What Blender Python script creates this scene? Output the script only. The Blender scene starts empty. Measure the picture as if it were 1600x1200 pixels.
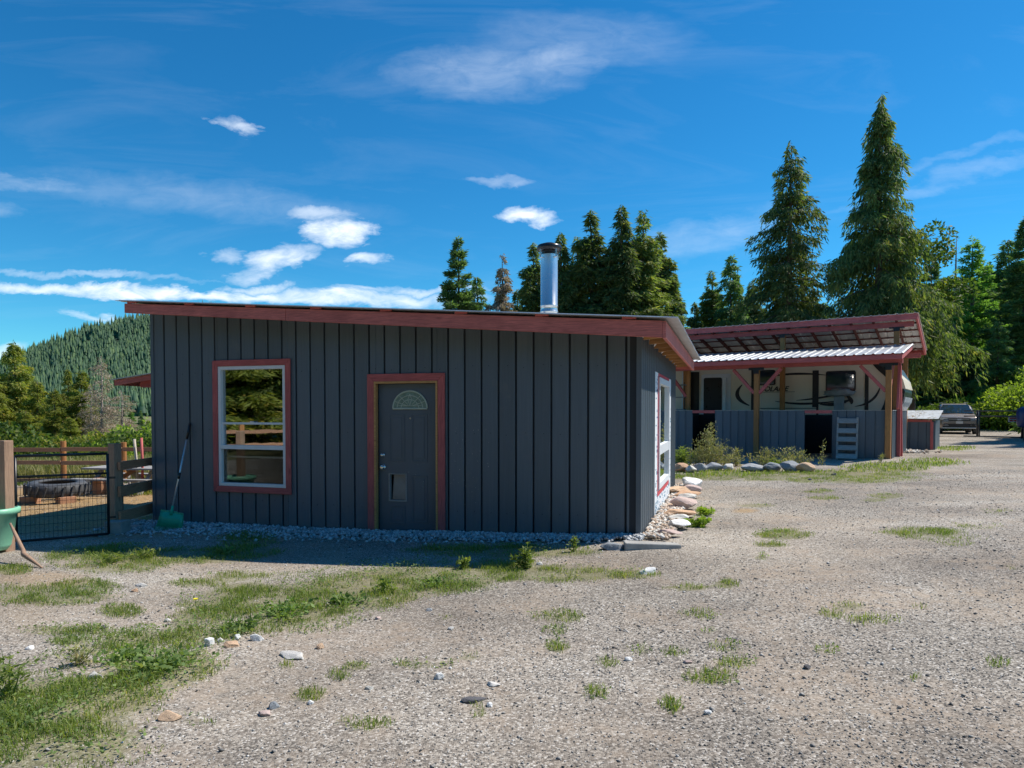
import bpy, bmesh, math, random
import numpy as np
from mathutils import Vector, Matrix, noise as mnoise
R_ = math.radians
random.seed(7); rng = np.random.default_rng(7)
sc = bpy.context.scene
COL = sc.collection

# ------------------------------------------------------------------ camera
H = 1.54; F = 1066.67; PITCH = R_(1.5); PPY = 670.0
cd = bpy.data.cameras.new('camera'); cam = bpy.data.objects.new('camera', cd); COL.objects.link(cam)
cd.sensor_width = 36; cd.lens = 24; cd.shift_y = (PPY - 600) / 1600
cam.location = (0, 0, H); cam.rotation_euler = (R_(90) - PITCH, 0, 0)
cd.clip_start = 0.1; cd.clip_end = 6000
sc.camera = cam

# ------------------------------------------------------------------ light
SUN = Vector((.717, .276, 1.0)).normalized()
EL = math.asin(SUN.z); AZ = math.atan2(SUN.x, SUN.y)
sl = bpy.data.lights.new('sun', 'SUN'); sl.energy = 2.7; sl.angle = R_(.55); sl.color = (1, .93, .82)
so = bpy.data.objects.new('sun', sl); COL.objects.link(so)
so.rotation_euler = SUN.to_track_quat('Z', 'Y').to_euler(); so.location = SUN * 60
sc.view_settings.view_transform = 'Standard'; sc.view_settings.look = 'None'
sc.view_settings.exposure = 1.1; sc.view_settings.gamma = 1
SKY_STRENGTH = 0.15

def ray(px, py):
    xc = (px - 800) / F; yc = (PPY - py) / F
    return np.array([xc, math.cos(PITCH) + yc * math.sin(PITCH), -math.sin(PITCH) + yc * math.cos(PITCH)])

W = bpy.data.worlds.new('World'); sc.world = W; W.use_nodes = True
nt = W.node_tree; nt.nodes.clear()
def N(t, tree=None, **k):
    n = (tree or nt).nodes.new(t)
    for a, b in k.items(): setattr(n, a, b)
    return n
def mth(op, a, b=None, c=None, tree=None, clamp=False):
    tree = tree or nt
    n = tree.nodes.new('ShaderNodeMath'); n.operation = op; n.use_clamp = clamp
    for i, v in enumerate((a, b, c)):
        if v is None: continue
        if isinstance(v, (int, float)): n.inputs[i].default_value = v
        else: tree.links.new(v, n.inputs[i])
    return n.outputs[0]
sky = N('ShaderNodeTexSky', sky_type='NISHITA'); sky.sun_disc = False
sky.sun_elevation = EL; sky.sun_rotation = AZ; sky.altitude = 900; sky.air_density = 1.0; sky.dust_density = .15; sky.ozone_density = 3.0
hs = N('ShaderNodeHueSaturation'); hs.inputs['Hue'].default_value = .495; hs.inputs['Saturation'].default_value = 1.3; hs.inputs['Value'].default_value = .55
nt.links.new(sky.outputs[0], hs.inputs['Color'])
tc = N('ShaderNodeTexCoord'); sep = N('ShaderNodeSeparateXYZ'); nt.links.new(tc.outputs['Generated'], sep.inputs[0])
ysafe = mth('MAXIMUM', sep.outputs[1], .02)
U = mth('DIVIDE', sep.outputs[0], ysafe); V = mth('DIVIDE', sep.outputs[2], ysafe)
cmb = N('ShaderNodeCombineXYZ'); nt.links.new(U, cmb.inputs[0]); nt.links.new(V, cmb.inputs[1])
def wnoise(scale, detail, sy, dist=0, off=0):
    mp = N('ShaderNodeMapping'); mp.inputs['Scale'].default_value = (1, sy, 1); mp.inputs['Location'].default_value = (off, off * .7, off)
    nt.links.new(cmb.outputs[0], mp.inputs[0])
    n = N('ShaderNodeTexNoise'); n.inputs['Scale'].default_value = scale; n.inputs['Detail'].default_value = detail
    n.inputs['Roughness'].default_value = .62; n.inputs['Distortion'].default_value = dist
    nt.links.new(mp.outputs[0], n.inputs['Vector']); return n.outputs['Fac']
nx = mth('SUBTRACT', wnoise(9, 6, 2.2, .3, 0), .5); ny = mth('SUBTRACT', wnoise(11, 6, 2.0, .3, 5), .5)
Ud = mth('MULTIPLY_ADD', nx, .16, U); Vd = mth('MULTIPLY_ADD', ny, .05, V)
clouds = [(812, 338, 58, 13, 1.15, 0), (523, 362, 46, 20, 1.1, 0), (497, 333, 50, 12, .5, 0), (576, 404, 30, 10, .75, 0), (425, 410, 64, 17, .8, -.25), (352, 400, 26, 10, .45, 0),
  (378, 198, 34, 12, .6, .25), (140, 493, 42, 7, .5, .2), (872, 92, 70, 30, .24, 0), (770, 112, 130, 40, .20, 0), (900, 60, 160, 40, .12, 0), (240, 457, 330, 9, 1.0, .03), (520, 465, 220, 11, .9, .02), (400, 447, 40, 7, .6, 0),
  (640, 452, 120, 6, .6, 0), (790, 283, 44, 7, .25, 0), (140, 431, 180, 5, .35, .04), (1500, 275, 190, 12, .12, -.3), (1530, 235, 160, 8, .09, -.3), (1120, 365, 130, 26, .17, -.2), (10, 560, 40, 22, .8, 0), (1900, 420, 260, 22, .5, 0), (-220, 330, 200, 30, .5, 0), (330, 310, 260, 26, .12, .1), (200, 620, 900, 40, .25, 0), (60, 285, 120, 10, .16, .1)]
total = None
for (px, py, rx, ry, amp, sl_) in clouds:
    d = ray(px, py); cu, cv = d[0] / d[1], d[2] / d[1]
    du = mth('SUBTRACT', Ud, cu); dv = mth('SUBTRACT', Vd, cv)
    if sl_: dv = mth('MULTIPLY_ADD', du, sl_, dv)
    a = mth('POWER', mth('ABSOLUTE', mth('DIVIDE', du, rx * 1.25 / F)), 2.0); b = mth('POWER', mth('ABSOLUTE', mth('DIVIDE', dv, ry * 1.3 / F)), 2.0)
    e = mth('SUBTRACT', 1.0, mth('ADD', a, b), clamp=True)
    e = mth('MULTIPLY', mth('POWER', e, 1.15), amp)
    total = e if total is None else mth('MAXIMUM', total, e)
tex = wnoise(16, 8, 2.4, .6, 9); texr = N('ShaderNodeMapRange'); texr.inputs[1].default_value = .3; texr.inputs[2].default_value = .62; texr.inputs[3].default_value = .35; texr.inputs[4].default_value = 1.1
nt.links.new(tex, texr.inputs[0])
cir = N('ShaderNodeMapRange'); cir.inputs[1].default_value = .5; cir.inputs[2].default_value = .85; cir.inputs[3].default_value = 0; cir.inputs[4].default_value = .07
nt.links.new(wnoise(2.2, 7, 5.0, 1.2, 3), cir.inputs[0])
front = mth('GREATER_THAN', sep.outputs[1], .05)
cl = mth('MULTIPLY', mth('ADD', mth('MULTIPLY', total, texr.outputs[0]), cir.outputs[0]), front, clamp=True)
mix = N('ShaderNodeMix', data_type='RGBA'); nt.links.new(cl, mix.inputs[0]); tint = N('ShaderNodeMix', data_type='RGBA', blend_type='MULTIPLY'); tint.inputs[0].default_value = 1; tint.inputs[7].default_value = (.30, .72, .80, 1); nt.links.new(hs.outputs[0], tint.inputs[6]); nt.links.new(tint.outputs[2], mix.inputs[6])
mix.inputs[7].default_value = (3.3, 3.6, 3.95, 1)
bg = N('ShaderNodeBackground'); bg.inputs['Strength'].default_value = SKY_STRENGTH; nt.links.new(mix.outputs[2], bg.inputs['Color'])
wo = N('ShaderNodeOutputWorld'); nt.links.new(bg.outputs[0], wo.inputs[0])

# ------------------------------------------------------------------ terrain maths
def vnoise(x, y, seed=0):
    x = np.asarray(x, float); y = np.asarray(y, float)
    xi = np.floor(x).astype(np.int64); yi = np.floor(y).astype(np.int64); fx = x - xi; fy = y - yi
    fx = fx * fx * (3 - 2 * fx); fy = fy * fy * (3 - 2 * fy)
    def h(a, b):
        n = (a * 374761393 + b * 668265263 + seed * 1442695041) & 0xffffffff
        n = ((n ^ (n >> 13)) * 1274126177) & 0xffffffff
        return ((n ^ (n >> 16)) & 0xffff) / 65535.0
    return (h(xi, yi) * (1 - fx) + h(xi + 1, yi) * fx) * (1 - fy) + (h(xi, yi + 1) * (1 - fx) + h(xi + 1, yi + 1) * fx) * fy
def fbm(x, y, s, seed=0, o=3):
    v = 0; a = .5; t = 0
    for i in range(o):
        v = v + a * vnoise(x * s, y * s, seed + i * 17); t += a; a *= .5; s *= 2.1
    return v / t
def gz(x, y):
    x = np.asarray(x, float); y = np.asarray(y, float)
    z = np.interp(x, [-60, -12, -6, -5.4, -1.75, 1.5, 3.2, 10, 15, 30, 90], [-.4, -.25, -.19, -.19, -.12, 0, .03, .27, .28, .3, 1.2])
    near = np.clip((y - 2) / 6, 0, 1)
    z = z * (.55 + .45 * near)
    z = z - np.clip((y - 20) / 30, 0, 1) * 1.1 * np.clip((-3 - x) / 8, 0, 1)
    z = z + (fbm(x, y, .7, 3, 3) - .5) * .05 * np.clip(1.3 - np.abs(y - 8) / 40, .3, 1)
    return z
def gzf(x, y): return float(gz(x, y))
def gpt(px, py):
    d = ray(px, py); z = 0.0
    for _ in range(12):
        k = (z - H) / d[2]; x, y = d[0] * k, d[1] * k; z = gzf(x, y)
    return Vector((x, y, z))
def project(x, y, z):
    cp, sp = math.cos(PITCH), math.sin(PITCH)
    D = y * cp - (z - H) * sp; D = np.where(D < .05, .05, D)
    return 800 + F * x / D, PPY - F * (y * sp + (z - H) * cp) / D

# grass areas on the ground: (px, py, rx, ry, strength) of the photograph, laid on the ground once
G_EL = [(240, 1030, 95, 45, 1), (200, 1012, 60, 22, .8), (430, 945, 130, 42, 1), (540, 925, 110, 32, .9), (640, 903, 130, 26, .95), (750, 890, 100, 20, 1), (880, 896, 75, 14, 1), (965, 898, 60, 7, .9),
  (50, 1100, 130, 55, .8), (150, 1075, 100, 60, .75), (60, 1150, 160, 60, .8), (330, 975, 60, 30, .9), (170, 872, 95, 22, 1), (310, 868, 100, 12, .9), (395, 862, 50, 8, .9), (60, 930, 110, 16, .8), (130, 915, 60, 10, .7), (20, 890, 30, 9, .8), (25, 922, 32, 9, .9),
  (110, 985, 70, 9, .6), (190, 955, 34, 10, .7), (115, 1003, 36, 8, .6), (310, 912, 40, 7, .6), (380, 905, 60, 12, .7), (390, 845, 46, 13, .9), (760, 860, 120, 12, .9), (870, 862, 60, 10, .6), (230, 815, 60, 10, .6),
  (1070, 918, 36, 4, 1), (1135, 914, 20, 6, 1), (1225, 835, 42, 8, .9), (1205, 852, 25, 3, .9), (1440, 833, 62, 8, .8), (1475, 840, 60, 6, .5), (1280, 768, 26, 3, .9), (1290, 778, 30, 3, .7), (1385, 775, 25, 4, .8), (1365, 781, 25, 3, .6),
  (1330, 950, 30, 8, .6), (1365, 968, 40, 9, .7), (1310, 960, 16, 8, .5), (1437, 947, 14, 5, .7), (1290, 1015, 20, 7, .5), (1140, 1010, 30, 9, .6), (1150, 1035, 30, 10, .6), (1110, 1060, 40, 14, .5), (1050, 1100, 18, 14, .6), (935, 1082, 22, 10, .6), (870, 1010, 18, 10, .7), (950, 1035, 16, 9, .7), (880, 963, 30, 10, .5), (845, 960, 20, 8, .6), (870, 985, 20, 8, .5), (660, 1038, 50, 8, .6), (735, 1028, 24, 7, .6), (560, 1042, 24, 6, .5), (485, 1085, 26, 10, .7), (530, 1055, 18, 8, .5), (450, 1040, 12, 5, .5), (700, 965, 14, 5, .6), (1000, 1015, 20, 8, .5), (1055, 1020, 20, 7, .5), (1190, 870, 10, 5, .5), (1290, 958, 12, 6, .5),
  (745, 1110, 14, 12, .6), (570, 1130, 40, 10, .5), (310, 1125, 30, 10, .5), (1110, 985, 12, 5, .5), (1090, 960, 30, 8, .4), (1490, 850, 30, 4, .5), (1585, 885, 14, 5, .5), (1550, 800, 40, 4, .4), (1520, 822, 40, 5, .4), (1330, 745, 110, 10, .9), (1160, 743, 130, 8, 1), (1290, 750, 60, 6, .8), (1385, 731, 60, 8, .8), (1455, 723, 50, 6, .8), (1490, 700, 30, 4, .7), (1100, 800, 14, 4, 1), (1180, 790, 30, 3, .6), (1560, 1035, 20, 8, .3), (1430, 1060, 10, 5, .4)]
def gmask(x, y):
    z = gz(x, y); px, py = project(x, y, z); m = np.zeros_like(px)
    wob = (fbm(x, y, 1.8, 11, 3) - .5)
    for (cx, cy, rx, ry, s) in G_EL:
        r = ((px - cx) / (rx * 1.15)) ** 2 + ((py - cy) / (ry * 1.15)) ** 2
        m = np.maximum(m, s * np.clip(1.35 - r * 1.1, 0, 1))
    m = m * np.clip(.62 + 2.6 * wob + .55, 0, 1.2)
    m = np.where(y < 1.2, .3 * np.clip(wob * 6, 0, 1), m)
    m = m * (py > 640)
    return np.clip(m, 0, 1)

# ------------------------------------------------------------------ materials
def new_mat(name):
    m = bpy.data.materials.new(name); m.use_nodes = True
    t = m.node_tree; b = t.nodes['Principled BSDF']; return m, t, b
def texco(t, kind='Object'):
    n = t.nodes.new('ShaderNodeTexCoord'); return n.outputs[kind]
def mapped(t, vec, scale, rot=(0, 0, 0)):
    mp = t.nodes.new('ShaderNodeMapping'); mp.inputs['Scale'].default_value = scale; mp.inputs['Rotation'].default_value = rot
    t.links.new(vec, mp.inputs[0]); return mp.outputs[0]
def noise(t, vec, scale, detail=4, rough=.55, dist=0):
    n = t.nodes.new('ShaderNodeTexNoise'); n.inputs['Scale'].default_value = scale; n.inputs['Detail'].default_value = detail
    n.inputs['Roughness'].default_value = rough; n.inputs['Distortion'].default_value = dist
    if vec is not None: t.links.new(vec, n.inputs['Vector'])
    return n.outputs['Fac']
def ramp(t, fac, stops):
    r = t.nodes.new('ShaderNodeValToRGB'); e = r.color_ramp.elements
    while len(e) < len(stops): e.new(.5)
    for i, (p, c) in enumerate(stops):
        e[i].position = p; e[i].color = (c[0], c[1], c[2], 1) if not isinstance(c, (int, float)) else (c, c, c, 1)
    t.links.new(fac, r.inputs[0]); return r.outputs[0]
def mixc(t, fac, a, b, mode='MIX'):
    n = t.nodes.new('ShaderNodeMix'); n.data_type = 'RGBA'; n.blend_type = mode
    for i, v in ((0, fac), (6, a), (7, b)):
        if isinstance(v, (int, float)): n.inputs[i].default_value = v
        elif isinstance(v, tuple): n.inputs[i].default_value = (*v[:3], 1)
        else: t.links.new(v, n.inputs[i])
    return n.outputs[2]
def bump(t, b, h, strength, dist=.01):
    n = t.nodes.new('ShaderNodeBump'); n.inputs['Strength'].default_value = strength; n.inputs['Distance'].default_value = dist
    t.links.new(h, n.inputs['Height']); t.links.new(n.outputs[0], b.inputs['Normal'])
def scl(c, k): return tuple(min(1, v * k) for v in c)

def surf(name, col, rough=.7, var=.25, nscale=6, metal=0, bstr=.15, bscale=40, stretch=(1, 1, 1), objvar=.12, spec=.5, dirt=None):
    m, t, b = new_mat(name); o = texco(t)
    v = mapped(t, o, stretch); f = noise(t, v, nscale, 6)
    c = ramp(t, f, [(.25, scl(col, 1 - var)), (.75, scl(col, 1 + var))])
    oi = t.nodes.new('ShaderNodeObjectInfo')
    k = mth('MULTIPLY_ADD', oi.outputs['Random'], 2 * objvar, 1 - objvar, tree=t)
    cm = t.nodes.new('ShaderNodeVectorMath'); cm.operation = 'SCALE'; t.links.new(c, cm.inputs[0]); t.links.new(k, cm.inputs['Scale'])
    c = cm.outputs[0]
    if dirt:
        dn = ramp(t, noise(t, o, dirt[1], 7, .65), [(dirt[2], 0), (dirt[2] + .15, 1)])
        c = mixc(t, mth('MULTIPLY', dn, dirt[3], tree=t), c, dirt[0])
    t.links.new(c, b.inputs['Base Color'])
    rr = mth('MULTIPLY_ADD', f, .2, rough - .1, tree=t); t.links.new(rr, b.inputs['Roughness'])
    b.inputs['Metallic'].default_value = metal; b.inputs['Specular IOR Level'].default_value = spec
    if bstr: bump(t, b, noise(t, mapped(t, o, stretch), bscale, 6, .6), bstr)
    return m
def wood(name, col, dark, stretch, rough=.75, knots=True, objvar=.12, var=.3):
    m, t, b = new_mat(name); o = texco(t); v = mapped(t, o, stretch)
    g = noise(t, v, 9, 8, .6, .6)
    c = ramp(t, g, [(.3, scl(col, 1 - var)), (.5, col), (.72, scl(col, 1 + var))])
    if knots:
        vo = t.nodes.new('ShaderNodeTexVoronoi'); vo.inputs['Scale'].default_value = 2.3; t.links.new(mapped(t, o, tuple(max(.8, s * .35) for s in stretch)), vo.inputs['Vector'])
        kf = ramp(t, vo.outputs['Distance'], [(.04, 1), (.13, 0)]); c = mixc(t, mth('MULTIPLY', kf, .75, tree=t), c, dark)
    st = ramp(t, noise(t, o, 1.7, 5), [(.45, 0), (.75, 1)]); c = mixc(t, mth('MULTIPLY', st, .5, tree=t), c, dark)
    oi = t.nodes.new('ShaderNodeObjectInfo'); k = mth('MULTIPLY_ADD', oi.outputs['Random'], 2 * objvar, 1 - objvar, tree=t)
    cm = t.nodes.new('ShaderNodeVectorMath'); cm.operation = 'SCALE'; t.links.new(c, cm.inputs[0]); t.links.new(k, cm.inputs['Scale'])
    t.links.new(cm.outputs[0], b.inputs['Base Color']); b.inputs['Roughness'].default_value = rough
    bump(t, b, g, .3, .006); return m
def leafmat(name, c1, c2, c3=None, trans=.3, rough=.6):
    m, t, b = new_mat(name)
    g = t.nodes.new('ShaderNodeNewGeometry'); isl = g.outputs['Random Per Island']
    o = texco(t); n = noise(t, o, .9, 3)
    f = mth('ADD', mth('MULTIPLY', isl, .6, tree=t), mth('MULTIPLY', n, .55, tree=t), tree=t)
    st = [(.25, c1), (.75, c2)] + ([(.97, c3)] if c3 else [])
    c = ramp(t, f, st); oi = t.nodes.new('ShaderNodeObjectInfo'); k = mth('MULTIPLY_ADD', oi.outputs['Random'], .3, .85, tree=t)
    cm = t.nodes.new('ShaderNodeVectorMath'); cm.operation = 'SCALE'; t.links.new(c, cm.inputs[0]); t.links.new(k, cm.inputs['Scale']); c = cm.outputs[0]
    t.links.new(c, b.inputs['Base Color']); b.inputs['Roughness'].default_value = rough; b.inputs['Specular IOR Level'].default_value = .3
    tr = t.nodes.new('ShaderNodeBsdfTranslucent'); t.links.new(mixc(t, 1.0, c, (1.5, 1.6, .6), 'MULTIPLY'), tr.inputs[0])
    ms = t.nodes.new('ShaderNodeMixShader'); ms.inputs[0].default_value = trans
    t.links.new(b.outputs[0], ms.inputs[1]); t.links.new(tr.outputs[0], ms.inputs[2])
    t.links.new(ms.outputs[0], t.nodes['Material Output'].inputs[0]); return m
def stonemat(name, stops, rough=.9, island=True, spec=.3):
    m, t, b = new_mat(name); o = texco(t)
    if island: g = t.nodes.new('ShaderNodeNewGeometry'); f = g.outputs['Random Per Island']
    else: f = t.nodes.new('ShaderNodeObjectInfo').outputs['Random']
    c = ramp(t, f, stops); n = noise(t, o, 14, 6, .65)
    c = mixc(t, .55, c, ramp(t, n, [(.3, .25), (.7, .95)]), 'OVERLAY')
    t.links.new(c, b.inputs['Base Color']); b.inputs['Roughness'].default_value = rough; b.inputs['Specular IOR Level'].default_value = spec
    bump(t, b, noise(t, o, 30, 6, .65), .5, .01); return m
M = {}
SID = (.100, .132, .162)
M['siding'] = surf('dark blue grey siding', SID, .42, .1, 3, bstr=.12, bscale=14, stretch=(14, 14, .5), objvar=.12, spec=.5, dirt=((.20, .195, .18), 2.5, .58, .3))
def splash(m):
    t = m.node_tree; b = t.nodes['Principled BSDF']; o = texco(t); sp = t.nodes.new('ShaderNodeSeparateXYZ'); t.links.new(o, sp.inputs[0])
    h = mth('MULTIPLY_ADD', noise(t, mapped(t, o, (6, 6, 1.2)), 1.6, 6, .7), .75, -.22, tree=t); f = mth('MULTIPLY', mth('SUBTRACT', h, sp.outputs[2], tree=t), 2.6, tree=t, clamp=True)
    src = b.inputs['Base Color'].links[0].from_socket; t.links.new(mixc(t, mth('MULTIPLY', f, .4, tree=t), src, (.24, .21, .17)), b.inputs['Base Color'])
splash(M['siding'])
M['siding_back'] = surf('siding joint', (.018, .025, .034), .7, .05, bstr=0)
RED = (.52, .125, .12); REDD = (.25, .05, .05)
M['redH'] = wood('red stained wood across', RED, REDD, (.7, 12, 9)); M['redV'] = wood('red stained wood upright', RED, REDD, (10, 12, .7))
M['redR'] = wood('weathered red stained fascia', (.56, .165, .14), (.28, .07, .06), (.6, 10, 8), var=.35)
M['redU'] = wood('shade darkened red roof timber', (.17, .055, .045), (.08, .025, .02), (10, 10, .9)); M['orangeV'] = wood('amber stained post', (.42, .19, .062), (.2, .08, .03), (10, 10, .7)); M['amberH'] = wood('amber bare wood', (.50, .27, .10), (.3, .13, .05), (.8, 9, 9))  # underside shade put into the darker red of upper rafters and purlins
M['brown'] = wood('weathered brown rail', (.42, .22, .13), (.2, .1, .06), (1, 12, 12)); M['brownV'] = wood('weathered brown post', (.34, .22, .15), (.15, .09, .06), (12, 12, .8))
M['greywood'] = wood('grey weathered wood', (.34, .33, .32), (.18, .17, .16), (1.2, 10, 10)); M['palewood'] = wood('pale stripped wood', (.5, .45, .38), (.28, .22, .17), (8, 8, 1))
M['white'] = surf('white vinyl frame', (.74, .77, .80), .4, .06, 5, bstr=0, objvar=.03)
M['galv'] = surf('galvanised roof metal', (.62, .65, .68), .38, .12, 2, metal=.75, bstr=.05, bscale=6, objvar=.05)
M['galvdull'] = surf('dull ribbed roof metal', (.55, .58, .60), .45, .12, 2, metal=.35, bstr=.05, bscale=6, objvar=.05)
M['steel'] = surf('bright stainless pipe', (.80, .79, .77), .24, .05, 3, metal=.82, bstr=.02, bscale=8, objvar=0)
M['black'] = surf('black painted steel', (.016, .017, .02), .35, .2, bstr=0, objvar=0); M['rubber'] = surf('worn tyre rubber', (.075, .08, .09), .7, .4, 5, bstr=.4, bscale=18)
M['dark'] = surf('interior shade painted near black', (.02, .021, .024), .9, .2, bstr=0)  # near-black colour stands in for the shade inside
M['cream'] = surf('cream trailer skin', (.84, .74, .58), .35, .05, 1.5, bstr=.02, bscale=2, objvar=0); M['blacktrim'] = surf('black trailer trim', (.015, .015, .017), .3, .1, bstr=0)
M['greendark'] = surf('green plastic rake', (.015, .42, .26), .4, .1, bstr=0); M['greenlight'] = surf('pale green plastic tub', (.22, .52, .36), .42, .1, 4, bstr=.05)
M['alu'] = surf('aluminium handle', (.72, .74, .76), .3, .05, metal=.6, bstr=0); M['concrete'] = surf('rough concrete', (.36, .35, .33), .9, .25, 9, bstr=.5, bscale=30)
M['carpaint'] = surf('taupe metallic car paint', (.36, .31, .28), .25, .05, metal=.4, bstr=0, objvar=0); M['carglass'] = surf('dark windscreen', (.02, .04, .06), .05, .1, bstr=0, objvar=0, spec=1.0)
M['plastic'] = surf('dark grey plastic', (.03, .03, .033), .5, .1, bstr=0); M['lens'] = surf('clear headlamp lens', (.7, .72, .75), .1, .1, bstr=0, spec=1)
M['leadline'] = surf('brass caming', (.55, .62, .52), .4, .1, bstr=0); M['fanglass'] = surf('obscure fan glass', (.16, .25, .21), .15, .35, 30, bstr=.3, bscale=60, spec=.8)
M['door'] = surf('dark slate door paint', (.092, .122, .150), .42, .08, 3, bstr=.03, bscale=30, objvar=0, dirt=((.17, .17, .16), 5, .68, .3))
M['wrap'] = surf('white house wrap', (.80, .84, .88), .5, .04, 2, bstr=.12, bscale=5, objvar=0); M['print'] = surf('blue wrap print', (.05, .2, .33), .5, 0, bstr=0); M['redtape'] = surf('red sheathing tape', (.55, .03, .06), .4, .1, bstr=0)
M['flap'] = surf('grey translucent pet flap', (.26, .24, .22), .35, .3, 4, bstr=.05); M['straw'] = leafmat('straw', (.32, .2, .09), (.55, .36, .17), trans=.15)
M['tarpdark'] = surf('dark green black vinyl cap', (.022, .04, .04), .3, .3, 4, bstr=.1, bscale=6); M['tarp'] = surf('grey covered bundle', (.32, .35, .36), .7, .25, 5, bstr=.4, bscale=9)
M['signwhite'] = surf('white sign plate', (.75, .75, .75), .5, .05, bstr=0); M['signred'] = surf('red sign print', (.6, .03, .03), .5, .05, bstr=0); M['binblue'] = surf('dark blue bin plastic', (.02, .035, .12), .4, .2, bstr=0)
M['bark'] = surf('conifer bark', (.13, .095, .07), .95, .4, 5, bstr=.7, bscale=14, stretch=(3, 3, .6)); M['barkgrey'] = surf('dead grey bark', (.32, .27, .24), .95, .3, 5, bstr=.6, bscale=14)
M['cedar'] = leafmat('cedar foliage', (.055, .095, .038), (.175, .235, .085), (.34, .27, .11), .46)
M['cedarL'] = leafmat('pale cedar foliage', (.09, .14, .05), (.26, .32, .10), (.44, .35, .13), .48)  # paler, yellower cedar foliage for some of the trees
M['spruce'] = leafmat('spruce foliage', (.06, .12, .055), (.18, .28, .115), (.22, .31, .12), .45)
M['larch'] = leafmat('larch foliage', (.08, .17, .045), (.20, .35, .09), (.27, .42, .12), .45)
M['golden'] = leafmat('yellow green cedar foliage', (.10, .14, .03), (.28, .31, .065), (.48, .32, .08), .45)
M['dead'] = leafmat('dead needles', (.24, .17, .13), (.42, .34, .27), (.52, .46, .4), .2)
M['bush'] = leafmat('bright shrub leaves', (.14, .22, .03), (.30, .40, .07), (.44, .52, .13), .45)
M['decid'] = leafmat('broadleaf foliage', (.04, .075, .02), (.11, .17, .04), (.2, .2, .05), .4)
M['hilltree'] = leafmat('hillside conifers', (.045, .11, .07), (.10, .19, .095), (.16, .25, .09), .3)
M['grass'] = leafmat('grass blades', (.10, .16, .04), (.24, .30, .08), (.50, .42, .17), .42); M['grassdry'] = leafmat('dry meadow grass', (.14, .16, .05), (.34, .32, .14), (.5, .43, .24), .3)
M['clover'] = leafmat('low weed leaves', (.10, .17, .05), (.22, .31, .10), (.40, .40, .16), .4); M['weedpale'] = leafmat('pale seedy weed', (.20, .22, .09), (.38, .36, .19), (.42, .27, .18), .3)
M['yellow'] = surf('yellow petals', (.8, .65, .03), .6, .1, bstr=0)
M['gravel'] = stonemat('loose gravel', [(0, (.10, .098, .095)), (.3, (.21, .20, .19)), (.6, (.31, .295, .27)), (.85, (.40, .38, .35)), (1, (.62, .61, .59))])
M['crushed'] = stonemat('crushed blue grey rock', [(0, (.26, .28, .30)), (.5, (.42, .43, .44)), (1, (.68, .68, .67))])
M['warmstone'] = stonemat('warm river stones', [(0, (.30, .25, .21)), (.4, (.48, .36, .27)), (.7, (.42, .41, .39)), (1, (.72, .69, .64))])
M['rockpale'] = stonemat('pale rock', [(0, (.50, .48, .44)), (1, (.68, .65, .60))], island=False); M['rockwhite'] = stonemat('white quartz rock', [(0, (.74, .74, .72)), (1, (.82, .81, .8))], island=False)
M['rocktan'] = stonemat('tan sandstone', [(0, (.52, .32, .20)), (1, (.58, .40, .27))], island=False); M['rockgrey'] = stonemat('grey granite', [(0, (.22, .24, .26)), (1, (.38, .39, .40))], island=False)
M['rockdark'] = stonemat('dark rock', [(0, (.10, .10, .11)), (1, (.16, .15, .15))], island=False); M['rockpink'] = stonemat('pinkish flagstone', [(0, (.44, .34, .31)), (1, (.55, .42, .38))], island=False)
def glassmat(name, tint, refl=.35):
    m, t, b = new_mat(name); gl = t.nodes.new('ShaderNodeBsdfGlossy'); gl.inputs['Roughness'].default_value = .015; gl.inputs['Color'].default_value = (.9, .95, .95, 1)
    o = texco(t); n = t.nodes.new('ShaderNodeBump'); n.inputs['Strength'].default_value = .04; n.inputs['Distance'].default_value = .01; t.links.new(noise(t, o, 2.5, 2), n.inputs['Height']); t.links.new(n.outputs[0], gl.inputs['Normal'])
    tr = t.nodes.new('ShaderNodeBsdfTransparent'); tr.inputs[0].default_value = (*tint, 1)
    fr = t.nodes.new('ShaderNodeFresnel'); fr.inputs[0].default_value = 1.5
    f = mth('ADD', fr.outputs[0], refl, tree=t, clamp=True); ms = t.nodes.new('ShaderNodeMixShader'); t.links.new(f, ms.inputs[0])
    t.links.new(tr.outputs[0], ms.inputs[1]); t.links.new(gl.outputs[0], ms.inputs[2]); t.links.new(ms.outputs[0], t.nodes['Material Output'].inputs[0]); return m
M['glass'] = glassmat('window glass', (.5, .55, .55), .42); M['glasslow'] = glassmat('lower window glass', (.75, .77, .77), -.055)

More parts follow.
